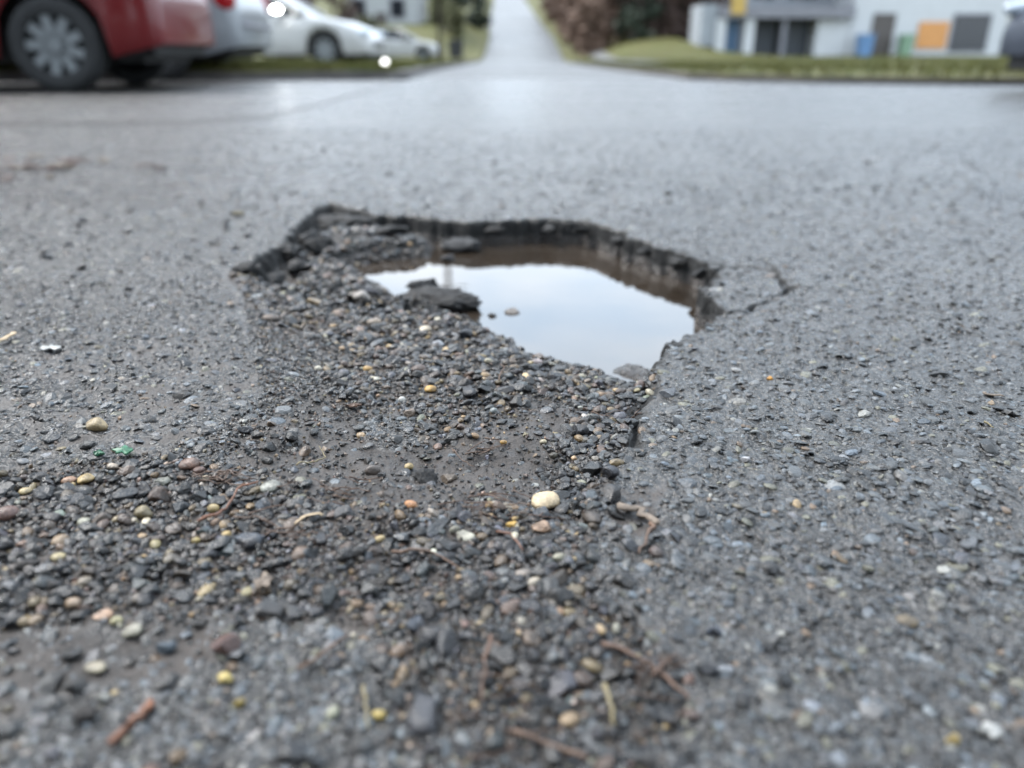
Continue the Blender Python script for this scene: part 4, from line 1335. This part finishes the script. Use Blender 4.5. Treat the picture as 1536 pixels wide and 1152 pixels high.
def rim_mesh(spokes):
    m = MB(); bm = m.bm
    # outer ring
    prof_ = [(.085, .205), (.092, .215), (.092, .235), (.07, .237)]
    seg = 40; rings = []
    for (y, r) in prof_: rings.append([bm.verts.new((r * math.cos(2 * math.pi * k / seg), y, r * math.sin(2 * math.pi * k / seg))) for k in range(seg)])
    for i in range(len(rings) - 1):
        for k in range(seg): bm.faces.new((rings[i][k], rings[i][(k + 1) % seg], rings[i + 1][(k + 1) % seg], rings[i + 1][k]))
    for s in range(spokes):
        a = 2 * math.pi * s / spokes
        g = bmesh.ops.create_cube(bm, size=1.0, matrix=Matrix.Rotation(-a, 4, 'Y') @ Matrix.Translation((.135, .07, 0)) @ Matrix.Diagonal((.165, .025, .62 / spokes, 1)))
    m.cyl((0, .05, 0), (0, .095, 0), .062, .055, 20)
    return m


RIM_ME = None


def wheel(parent, x, y, side, mats):
    global RIM_ME
    w = empty('wheel', (x, y, .32), 0.0 if side > 0 else math.pi)
    w.parent = parent
    link_mesh('tyre', TYRE, M['tyre'], w)
    if RIM_ME is None:
        o = rim_mesh(9).build('rim', M['rim'], w, False); RIM_ME = o.data
    else:
        link_mesh('rim', RIM_ME, None, w)
    link_mesh('brake_backing', RIMBACK, M['black_plastic'], w)
    return w


def car(label, paint, loc, heading, L_=4.35, Wd=1.76, nose_up=.70, deck=1.0, roof=1.45, tail='hatch', wb=2.6, fo=.85, extras=()):
    """x forward, y left, z up, origin on the ground under the middle of the wheelbase"""
    root = empty('car', loc, heading)
    tag(root, label, 'car', 'parked cars')
    xf, xr = wb / 2, -wb / 2
    x1 = xf + fo; x0 = x1 - L_
    st = sorted(set([x0, x0 + .03, x0 + .08, x0 + .16, x0 + .28, x1, x1 - .03, x1 - .08, x1 - .16, x1 - .28] + list(np.round(np.linspace(x0 + .35, x1 - .35, 26), 3)) + [round(c + d, 3) for c in (xf, xr) for d in np.linspace(-.39, .39, 17)]))
    st = [s for s in st if x0 <= s <= x1]
    tops = ([(x0, .62), (x0 + .03, .80), (x0 + .10, .93), (x0 + .25, deck), (x0 + 1.0, deck + .02), (xf - .35, .96), (xf - .1, .93), (xf + .3, .86), (x1 - .30, nose_up + .06), (x1 - .10, nose_up - .06), (x1 - .03, nose_up - .16), (x1, .48)])
    tx = [t[0] for t in tops]; tz = [t[1] for t in tops]
    bm = bmesh.new(); rows = []
    for x in st:
        top = float(np.interp(x, tx, tz))
        e0 = min(1, max(0, (x - x0) / .42)); e1 = min(1, max(0, (x1 - x) / .55))
        hw = Wd / 2 * (.80 + .20 * math.sqrt(max(0, 1 - (1 - e0) ** 2.4))) * (.70 + .30 * math.sqrt(max(0, 1 - (1 - e1) ** 2.2)))
        bot = .23
        ends = max(0, 1 - (x - x0) / .4) * .10 + max(0, 1 - (x1 - x) / .4) * .02
        bot += ends
        for c in (xf, xr):
            d = abs(x - c)
            if d < .385: bot = max(bot, .32 + math.sqrt(.385 ** 2 - d * d))
        hgt = top - bot
        fr = [(.97, 0), (1.0, .10), (1.0, .30), (1.005, .50), (.99, .68), (.965, .82), (.92, .93), (.80, .985), (.45, 1.01), (0, 1.03)]
        half = [(hw * a, bot + hgt * b) for a, b in fr]
        ring = [bm.verts.new((x, y, z)) for y, z in half] + [bm.verts.new((x, -y, z)) for y, z in half[-2::-1]]
        rows.append(ring)
    nr_ = len(rows[0])
    for i in range(len(rows) - 1):
        for k in range(nr_ - 1): bm.faces.new((rows[i][k], rows[i][k + 1], rows[i + 1][k + 1], rows[i + 1][k]))
    bm.faces.new(rows[0]); bm.faces.new(rows[-1][::-1])
    bmesh.ops.recalc_face_normals(bm, faces=bm.faces[:])
    me = bpy.data.meshes.new('body'); bm.to_mesh(me); bm.free()
    me.polygons.foreach_set('use_smooth', np.full(len(me.polygons), True))
    body = link_mesh('body', me, paint, root)
    # cabin: glass house with roof
    cab = [(x0 + .10, 1.0), (x0 + .55, roof - .06), (x0 + 1.3, roof), (xf - 1.25, roof - .02), (xf - .45, 1.0)] if tail == 'hatch' else [(x0 + .75, 1.0), (x0 + 1.35, roof - .05), (x0 + 1.9, roof), (xf - 1.25, roof - .02), (xf - .40, .98)]
    m = MB(); b2 = m.bm
    rws = []
    for (x, z) in cab:
        t = (z - .95) / (roof - .95)
        hw = Wd / 2 * (.93 - .17 * t)
        rws.append([b2.verts.new((x, hw, z)), b2.verts.new((x, hw * .5, z + .025 * t)), b2.verts.new((x, -hw * .5, z + .025 * t)), b2.verts.new((x, -hw, z))])
    for i in range(len(rws) - 1):
        for k in range(3): b2.faces.new((rws[i][k], rws[i][k + 1], rws[i + 1][k + 1], rws[i + 1][k]))
    for s in (0, 3):
        base = [b2.verts.new((x, rws[i][s].co.y * (1.0), .93)) for i, (x, z) in enumerate(cab)]
        for i in range(len(cab) - 1): b2.faces.new((rws[i][s], rws[i + 1][s], base[i + 1], base[i]))
    m.build('cabin', M['car_glass'], root, False)
    m = MB()
    m.box(cab[1][0], cab[3][0] + .05, -Wd / 2 * .72, Wd / 2 * .72, roof - .035, roof + .045, .03); m.build('roof_panel', paint, root, True)
    for s in (1, -1):
        for a, b in ((cab[3], cab[4]), (cab[0], cab[1])):
            m = MB(); m.tube([(a[0], s * Wd / 2 * (.93 - .17 * (a[1] - .95) / (roof - .95)), a[1] + .01), (b[0], s * Wd / 2 * (.93 - .17 * (b[1] - .95) / (roof - .95)), b[1] + .01)], [.045, .05], 8); m.build('pillar', paint, root, True)
    # underbody closes the wheel wells
    m = MB(); m.box(x0 + .22, x1 - .22, -Wd / 2 + .26, Wd / 2 - .26, .20, .68); m.build('underbody', M['black_plastic'], root)
    m = MB(); m.box(x0 + .10, x0 + .32, -Wd / 2 * .80, Wd / 2 * .80, .24, .36, .03); m.build('rear_valance', M['black_plastic'], root)
    m = MB(); m.box(x1 - .30, x1 - .05, -Wd / 2 * .68, Wd / 2 * .68, .14, .30, .03); m.build('front_valance', M['black_plastic'], root)
    for x in (xf, xr):
        for s in (1, -1): wheel(root, x, s * (Wd / 2 - .125), s, None)
    # lamps
    for s in (1, -1):
        m = MB(); m.ellipsoid((x0 + .14, s * Wd / 2 * .865, .775), (.13, .11, .15), 3); m.build('tail_light', M['lens_red'], root, True)
        m = MB(); m.ellipsoid((x1 - .24, s * Wd / 2 * .80, nose_up - .07), (.25, .10, .075), 3); m.build('headlight', M['lens_clear'], root, True)
        m = MB(); m.ellipsoid((xf - .86, s * (Wd / 2 + .09), 1.02), (.075, .11, .08), 3); mi = m.build('side_mirror', paint, root, True)
        m = MB(); m.tube([(xf - .84, s * (Wd / 2 - .05), .96), (xf - .86, s * (Wd / 2 + .06), .98)], [.025, .025], 6); m.build('mirror_arm', M['black_plastic'], root, True)
        m = MB(); m.box(x0 + .03, x0 + .07, s * .30 - .16, s * .30 + .16, .48, .52, .01); m.build('reflector', M['lens_red'], root)
        for hx in (.15, -.75):
            m = MB(); m.box(xf - 1.0 + hx - .1, xf - 1.0 + hx + .1, s * (Wd / 2 + .002) - .015, s * (Wd / 2 + .002) + .015, .84, .87, .008); m.build('door_handle', paint, root)
    for fn in extras: fn(root, x0, x1, xf, xr, Wd)
    return root


def red_extra(root, x0, x1, xf, xr, Wd):
    for s in (1, -1):
        m = MB(); m.ellipsoid((x0 + .12, s * Wd / 2 * .875, .50), (.06, .05, .035), 3); m.build('reflector', M['lens_red'], root, True)


def silver_extra(root, x0, x1, xf, xr, Wd):
    m = MB(); m.box(x0 - .015, x0 + .10, -Wd / 2 * .80, Wd / 2 * .80, .50, .56, .02); m.build('bumper_strip', M['trim_grey'], root, True)


def white_extra(root, x0, x1, xf, xr, Wd):
    m = MB(); m.ellipsoid((xf - .83, -(Wd / 2 + .20), 1.045), (.10, .03, .055), 2); m.build('mirror_lamp', M['lamp_glow'], root, True)['label'] = 'lit white lamp on the side mirror'  # added emissive blob imitating a bright glint, no real lamp
    m = MB(); m.box(x1 - .06, x1 + .01, -.45, .45, .36, .46, .02); m.build('grille', M['black_plastic'], root, True)


# wheel positions come from where the tyres meet the ground in the photograph
def car_at(label, paint, wheel_xy, heading, which, side, **kw):
    """put the named wheel's outer face at wheel_xy; side +1 = left wheels show"""
    wb, Wd = kw.get('wb', 2.6), kw.get('Wd', 1.76)
    lx = wb / 2 if which == 'front' else -wb / 2
    ly = side * (Wd / 2 - .03)
    c, s = math.cos(heading), math.sin(heading)
    return car(label, paint, (wheel_xy[0] - (c * lx - s * ly), wheel_xy[1] - (s * lx + c * ly), kw.pop('z', 0.0)), heading, **kw)


car_at('dark red hatchback with silver wheel trims parked at the left edge of the photo', M['red_paint'], (-3.28, 6.05), R(180 + 6), 'rear', 1, L_=4.2, extras=(red_extra,))
car_at('silver car seen from behind, parked between the red car and the grass strip', M['silver_paint'], (-3.62, 8.55), R(180 + 4), 'rear', 1, L_=4.3, z=.004, extras=(silver_extra,))
car_at('white saloon with its nose toward the road, standing behind the grass strip', M['white_paint'], (-3.78, 17.0), R(-4), 'front', -1, tail='saloon', L_=4.5, Wd=1.78, fo=.92, z=.0, extras=(white_extra,))
car_at('small far white car on the verge beyond the white saloon', M['white_paint'], (-4.45, 42.0), R(-3), 'front', -1, L_=3.9, Wd=1.7, z=-.12)
car_at('dark blue-grey car whose front corner shows at the right edge of the photo', M['blue_paint'], (4.82, 5.3), R(182), 'front', 1, z=0.0, L_=4.4, nose_up=.66)

# added glowing ball imitating a bright glint in the grass strip
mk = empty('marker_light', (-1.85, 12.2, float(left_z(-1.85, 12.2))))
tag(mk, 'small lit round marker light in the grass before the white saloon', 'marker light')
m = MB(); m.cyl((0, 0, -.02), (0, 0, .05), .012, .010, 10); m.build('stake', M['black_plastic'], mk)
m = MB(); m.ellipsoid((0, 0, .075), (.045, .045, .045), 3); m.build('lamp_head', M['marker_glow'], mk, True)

# ------------------------------------------------------------------ white building at the right
Yb = 40.0
bld = empty('building', (16, Yb, -.06)); tag(bld, 'white two-storey building with grey terrace and dark openings behind the lawn', 'building')


def part(name, mat, parent, x0, x1, y0, y1, z0, z1, bevel=0.0):
    o0 = Vector((16, Yb, -.06)) if parent is not None else Vector((0, 0, 0))
    m = MB(); m.box(x0 - 16, x1 - 16, y0 - Yb, y1 - Yb, z0 + .06, z1 + .06, bevel)
    return m.build(name, mat, parent)


part('wall', M['wall_white'], bld, 15.9, 23.2, 40, 49, -.2, 5.8)
part('wall', M['wall_grey'], bld, 11.4, 15.88, 42.4, 49, -.2, 5.2)
part('terrace_slab', M['trim_grey'], bld, 9.7, 15.88, 39.6, 42.38, 1.75, 2.25)
part('wall_panel', M['wall_white'], bld, 14.35, 15.85, 40.0, 42.3, -.2, 1.74)
part('side_wall', M['wall_grey'], bld, 8.85, 9.6, 39.9, 42.3, .55, 2.35)
part('roof', M['roof'], bld, 11.0, 23.6, 39.4, 49.4, 5.82, 6.0)
for x in (9.78, 11.12): part('column', M['wall_white'], bld, x - .22, x + .22, 39.75, 40.2, -.2, 1.74)
part('post', M['trim_grey'], bld, 12.65, 12.85, 39.8, 40.0, -.2, 1.74)
d_ = part('door', M['blue_door'], bld, 10.1, 10.8, 40.3, 40.38, -.2, 1.73)
part('shutter', M['dark_recess'], bld, 11.42, 12.64, 40.9, 41.0, -.2, 1.74)
part('shutter', M['dark_recess'], bld, 12.86, 14.3, 40.9, 41.0, -.2, 1.74)
for i in range(8):
    x = 9.8 + i * .84
    part('railing_post', M['trim_grey'], bld, x, x + .06, 39.7, 39.76, 2.25, 3.1)
part('railing', M['trim_grey'], bld, 9.75, 15.8, 39.68, 39.78, 3.1, 3.17)
part('banner', M['yellow'], bld, 10.1, 10.75, 39.52, 39.58, 1.9, 2.95)['label'] = 'yellow panel on the terrace edge'
dr = part('door', M['door_brown'], bld, 16.9, 17.95, 39.93, 39.99, -.1, 1.95)
part('orange_panel', M['orange'], bld, 19.1, 20.5, 39.92, 39.985, .45, 1.6)['label'] = 'orange panel beside the dark window'
w1 = part('window', M['trim_grey'], bld, 20.65, 22.45, 39.94, 39.99, .3, 1.95)
part('pane', M['win_glass'], bld, 20.72, 22.38, 39.91, 39.935, .37, 1.88)
for (a, b) in ((16.6, 18.0), (19.2, 20.6), (21.2, 22.6)):
    part('window', M['win_glass'], bld, a, b, 39.94, 39.99, 3.4, 4.8)
for (a, b) in ((11.8, 12.9), (13.6, 14.9)):
    part('window', M['win_glass'], bld, a, b, 42.33, 42.39, 2.7, 4.3)
cb = empty('building', (27, 44, -.06)); tag(cb, 'cream-walled building at the right edge behind the dark car', 'building')
m = MB(); m.box(-3.6, 8, -1, 9, -.2, 5.0); m.build('wall', M['wall_cream'], cb)
m = MB(); m.box(-3.9, 8.3, -1.3, 9.3, 5.02, 5.2); m.build('roof', M['roof'], cb)


def bin_(x, y, mat, label, h=1.0, w=.55, z=0.0):
    e = empty('wheelie_bin', (x, y, z)); tag(e, label, 'bin', 'wheelie bins')
    m = MB(); bm = m.bm
    lo = [bm.verts.new((sx_ * w * .42, sy * w * .42, .06)) for sx_, sy in ((-1, -1), (1, -1), (1, 1), (-1, 1))]
    hi = [bm.verts.new((sx_ * w * .5, sy * w * .5, h * .9)) for sx_, sy in ((-1, -1), (1, -1), (1, 1), (-1, 1))]
    bm.faces.new(lo[::-1]); bm.faces.new(hi)
    for k in range(4): bm.faces.new((lo[k], lo[(k + 1) % 4], hi[(k + 1) % 4], hi[k]))
    m.build('bin_body', mat, e)
    m = MB(); m.box(-w * .53, w * .53, -w * .56, w * .53, h * .9, h, .02); m.build('lid', mat, e)
    for s in (-1, 1):
        m = MB(); m.cyl((s * w * .34, w * .45, .1), (s * w * .44, w * .45, .1), .1, .1, 14); m.build('wheel', M['tyre'], e)


bin_(16.35, 39.2, M['bin_blue'], 'blue wheelie bin left of the brown door of the white building', 1.05, .62)
bin_(18.25, 39.2, M['bin_green'], 'green wheelie bin right of the brown door of the white building', 1.05, .55)
bin_(-3.05, 46, M['bin_dark'], 'dark bin standing on the left verge near the far white car', 1.0, .8, float(left_z(-3.05, 46)))

# ------------------------------------------------------------------ house, wall and plants on the left
hs = empty('house', (-10.2, 66, 1.5)); tag(hs, 'pale grey house on the rise behind the far white car', 'house')
m = MB(); m.box(-2.4, 3.0, 0, 7, -.5, 4.2); m.build('wall', M['wall_pale'], hs)
m = MB(); bm = m.bm
a = [bm.verts.new(p) for p in ((-2.8, -.5, 4.22), (3.4, -.5, 4.22), (3.4, 7.5, 4.22), (-2.8, 7.5, 4.22), (-2.8, 3.5, 6.4), (3.4, 3.5, 6.4))]
for f_ in ((0, 1, 5, 4), (2, 3, 4, 5), (0, 4, 3), (1, 2, 5), (3, 2, 1, 0)): bm.faces.new([a[i] for i in f_])
m.build('roof', M['roof'], hs)
for x in (-1.6, 1.4):
    m = MB(); m.box(x - .6, x + .6, -.06, -.004, 1.2, 2.6); w_ = m.build('window', M['trim_grey'], hs)
    m = MB(); m.box(x - .5, x + .5, -.09, -.064, 1.3, 2.5); m.build('pane', M['win_glass'], w_)
m = MB(); m.box(-.35, .55, -.06, -.004, -.4, 1.6); m.build('door', M['door_brown'], hs)
bw = empty('brick_wall', (-9, 62.0, 1.1)); tag(bw, 'low red brick garden wall in front of the pale house', 'wall')
m = MB(); m.box(-5, 5.0, 0, .25, -.6, .62); m.build('mortar_core', M['mortar'], bw)
bk = MB().box(-.11, .11, -.02, .01, -.035, .035, .005).build('brick', M['brick'], bw)
bk.location = (-4.88, 0, -.1)
bcount = 0
for r_ in range(9):
    for c_ in range(32):
        if r_ == 0 and c_ == 0: continue
        if bcount > 286: break
        x = -4.88 + c_ * .312 + (.15 if r_ % 2 else 0)
        if x > 4.86: continue
        b_ = bk.copy(); col.objects.link(b_); b_.parent = bw
        b_.scale = (1.3, 1, 1)
        b_.location = (x, -.0, -.1 + r_ * .08); bcount += 1
m = MB(); m.box(-5.05, 5.05, -.06, .31, .625, .70, .01); m.build('coping', M['mortar'], bw)


def tree(name, loc, h, cr, mat, label, cat, group, seed, nl=900, shape='round', leaf=.16, trunk_h=.25, limbs=7):
    r = np.random.default_rng(seed)
    e = empty(name, loc); tag(e, label, cat, group)
    m = MB()
    m.tube([(0, 0, -.3), (.03, .02, h * .3), (-.03, .02, h * .6), (0, 0, h * .92)], [.045 * h * .5, .035 * h * .5, .02 * h * .5, .006 * h], 8)
    for i in range(limbs):
        z = h * r.uniform(trunk_h, .8); a = r.uniform(0, 6.28); l = cr * r.uniform(.5, .95)
        m.tube([(0, 0, z), (math.cos(a) * l * .5, math.sin(a) * l * .5, z + l * .2), (math.cos(a) * l, math.sin(a) * l, z + l * .45)], [.012 * h * .6, .008 * h * .6, .003 * h], 5)
    m.build('trunk', M['trunk'], e, True)
    # leaves grouped in clumps
    V_, F_ = [], []
    nc = 26
    cl = []
    for i in range(nc):
        t = r.random()
        z = h * (trunk_h + (1 - trunk_h) * t)
        rad_ = cr * ((1 - t) ** .8 * 1.05 + .05 if shape == 'cone' else math.sqrt(max(.05, 1 - (2 * t - .9) ** 2)))
        a = r.uniform(0, 6.28); q = rad_ * math.sqrt(r.random())
        cl.append((math.cos(a) * q, math.sin(a) * q, z, cr * r.uniform(.22, .42)))
    for i in range(nl):
        c = cl[int(r.integers(0, nc))]
        p = np.array(c[:3]) + r.normal(0, 1, 3) * c[3] * .55
        n1 = r.normal(size=3); n1 /= np.linalg.norm(n1); n2 = np.cross(n1, r.normal(size=3)); n2 /= np.linalg.norm(n2)
        s = leaf * r.uniform(.6, 1.5)
        o = len(V_)
        V_ += [p - n1 * s, p + n2 * s * .45, p + n1 * s, p - n2 * s * .45]; F_.append((o, o + 1, o + 2, o + 3))
    link_mesh('crown', mesh_np('crown', np.array(V_), np.array(F_), False), mat, e)
    return e


# brown winter brush behind the right-hand grass
bx = [(4.6, 47, 'leaf_tan', 4.2, 1.4), (6.2, 49, 'leaf_tan', 4.6, 1.6), (7.4, 46.5, 'leaf_brown', 3.8, 1.5), (9.4, 50, 'leaf_brown', 4.6, 1.7), (10.6, 48, 'leaf_brown', 4.2, 1.6), (12.0, 52.5, 'leaf_brown', 5.0, 1.8), (5.2, 56, 'leaf_tan', 4.6, 1.7), (8.2, 56, 'leaf_brown', 5.2, 2.0), (6.7, 60, 'leaf_brown', 5.2, 2.0), (10.6, 58, 'leaf_olive', 5.2, 2.0), (5.8, 72, 'leaf_tan', 5.4, 2.2), (6.6, 84, 'leaf_brown', 5.8, 2.4), (11.3, 45.5, 'leaf_brown', 4.4, 1.7), (9.2, 46.0, 'leaf_brown', 4.2, 1.6), (13.2, 47.5, 'leaf_brown', 5.2, 1.8), (6.9, 64, 'leaf_tan', 5.4, 2.0), (6.4, 97, 'leaf_tan', 6.5, 2.6), (6.0, 112, 'leaf_brown', 7, 2.8), (5.0, 76, 'leaf_tan', 3.4, 1.0), (4.9, 88, 'leaf_tan', 3.6, 1.2), (4.7, 101, 'leaf_tan', 4.0, 1.4)]
bl = ['tan leafless bush nearest the footpath', 'tall tan bush right of the one nearest the footpath', 'dark brown bush left of the evergreen', 'brown bush right of the evergreen', 'brown bush in the middle of the brush', 'brown bush beside the white building', 'tan bush behind the footpath bushes', 'brown bush behind the evergreen', 'brown bush deep in the brush', 'olive bush behind the brown brush', 'tan bush beside the climbing road', 'brown bush highest beside the climbing road', 'dense brown bush close beside the grey terrace', 'dense brown bush right after the evergreen shrub', 'tall brown bush showing over the terrace edge', 'tan bush above the footpath bend', 'tan thicket farther up beside the climbing road', 'brown thicket at the top of the climbing road', 'small tan bush close to the right road edge', 'second small tan bush up the right road edge', 'third small tan bush up the right road edge']
for i, (x, y, mt, h, cr) in enumerate(bx):
    tree('bush', (x, y, float(right_z(x, y)) - .05), h, cr, M[mt], bl[i], 'bush', 'brown winter bushes right of the road', 40 + i, 2600, 'round', .24, .02, 9)
tree('evergreen_tree', (6.75, 45.2, float(right_z(6.75, 45.2))), 4.6, 1.1, M['leaf_dark'], 'dark evergreen shrub standing out in the brown brush', 'tree', None, 61, 1600, 'cone', .18, .03)
# left side
tree('evergreen_tree', (-4.4, 72, float(left_z(-4.4, 72))), 7.0, 1.7, M['leaf_dark'], 'dark evergreen tree beside the left road edge', 'tree', 'evergreens on the left', 62, 2200, 'cone', .22, .03)
tree('evergreen_tree', (-3.6, 80, float(left_z(-3.6, 80))), 7.0, 1.5, M['leaf_dark'], 'second dark evergreen farther up the left road edge', 'tree', 'evergreens on the left', 63, 2200, 'cone', .22, .03)
lb = [(-9.6, 46, 'leaf_brown', 'brown bush above the hood of the white saloon'), (-11.3, 45, 'leaf_brown', 'dark brown bush behind the white saloon windscreen'), (-13.0, 47, 'leaf_brown', 'brown bush behind the roof of the white saloon'), (-5.6, 66, 'leaf_olive', 'olive bush between the pale house and the evergreens'), (-4.2, 62, 'leaf_olive', 'olive bush at the left road edge'), (-8.3, 48, 'leaf_olive', 'olive bush left of the far white car')]
for i, (x, y, mt, lab) in enumerate(lb):
    hh = 4.0 if i < 3 else 1.9
    tree('bush', (x, y, float(left_z(x, y)) - .05), hh, 1.3 if i < 3 else .9, M[mt], lab, 'bush', 'bushes left of the road', 80 + i, 1300, 'round', .18, .02, 8)
# hillside far away
tree('evergreen_tree', (-9, 110, float(left_z(-9, 110))), 9, 2.4, M['leaf_dark'], 'far evergreen tree up the hill at the left', 'tree', 'evergreens on the left', 90, 1800, 'cone', .28, .03)

for i, (x, y, h) in enumerate([(-13, 22, 13), (-17, 25, 14), (-15, 31, 14), (-22, 24, 15), (-12.5, 27, 12), (-20, 17, 13), (-26, 19, 14)]):
    tree('tall_tree', (x, y, float(left_z(x, y))), h, 3.4, M['leaf_olive'] if i % 2 else M['leaf_dark'], ['dense dark', 'broad olive', 'tall dark', 'wide olive', 'nearer dark', 'side olive', 'outermost dark'][i] + ' tree behind the parked cars at the left', 'tree', 'tall trees behind the parked cars', 120 + i, 3500, 'round', .38, .16, 10)

for i, (x, y, h) in enumerate([(-13, -8, 10), (-8.5, -9, 11), (-4, -8.5, 10), (.5, -9.5, 11), (5, -8.6, 10), (9.5, -9, 11), (14, -8, 10)]):  # unseen trees added behind the camera to shut out sky light
    tree('tall_tree', (x, y, -.3), h, 3.0, M['leaf_olive'] if i % 2 else M['leaf_dark'], ['first', 'second', 'third', 'fourth', 'fifth', 'sixth', 'seventh'][i] + ' tree of the row across the street behind the viewer', 'tree', 'row of trees behind the viewer', 140 + i, 2600, 'round', .38, .10, 8)

# utility pole whose reflection stands in the puddle
up = empty('utility_pole', (-3.25, 38, float(left_z(-3.25, 38)))); tag(up, 'wooden utility pole on the left verge', 'pole')
m = MB(); m.tube([(0, 0, -.3), (0, 0, 6), (.02, 0, 11.4)], [.15, .13, .11], 12); m.build('shaft', M['pole'], up, True)
m = MB(); m.box(-.9, .9, -.18, -.08, 10.6, 10.72); m.build('crossarm', M['pole'], up)
for x in (-.75, -.3, .3, .75):
    m = MB(); m.cyl((x, -.13, 10.72), (x, -.13, 10.9), .035, .025, 8); m.build('insulator', M['trim_grey'], up)
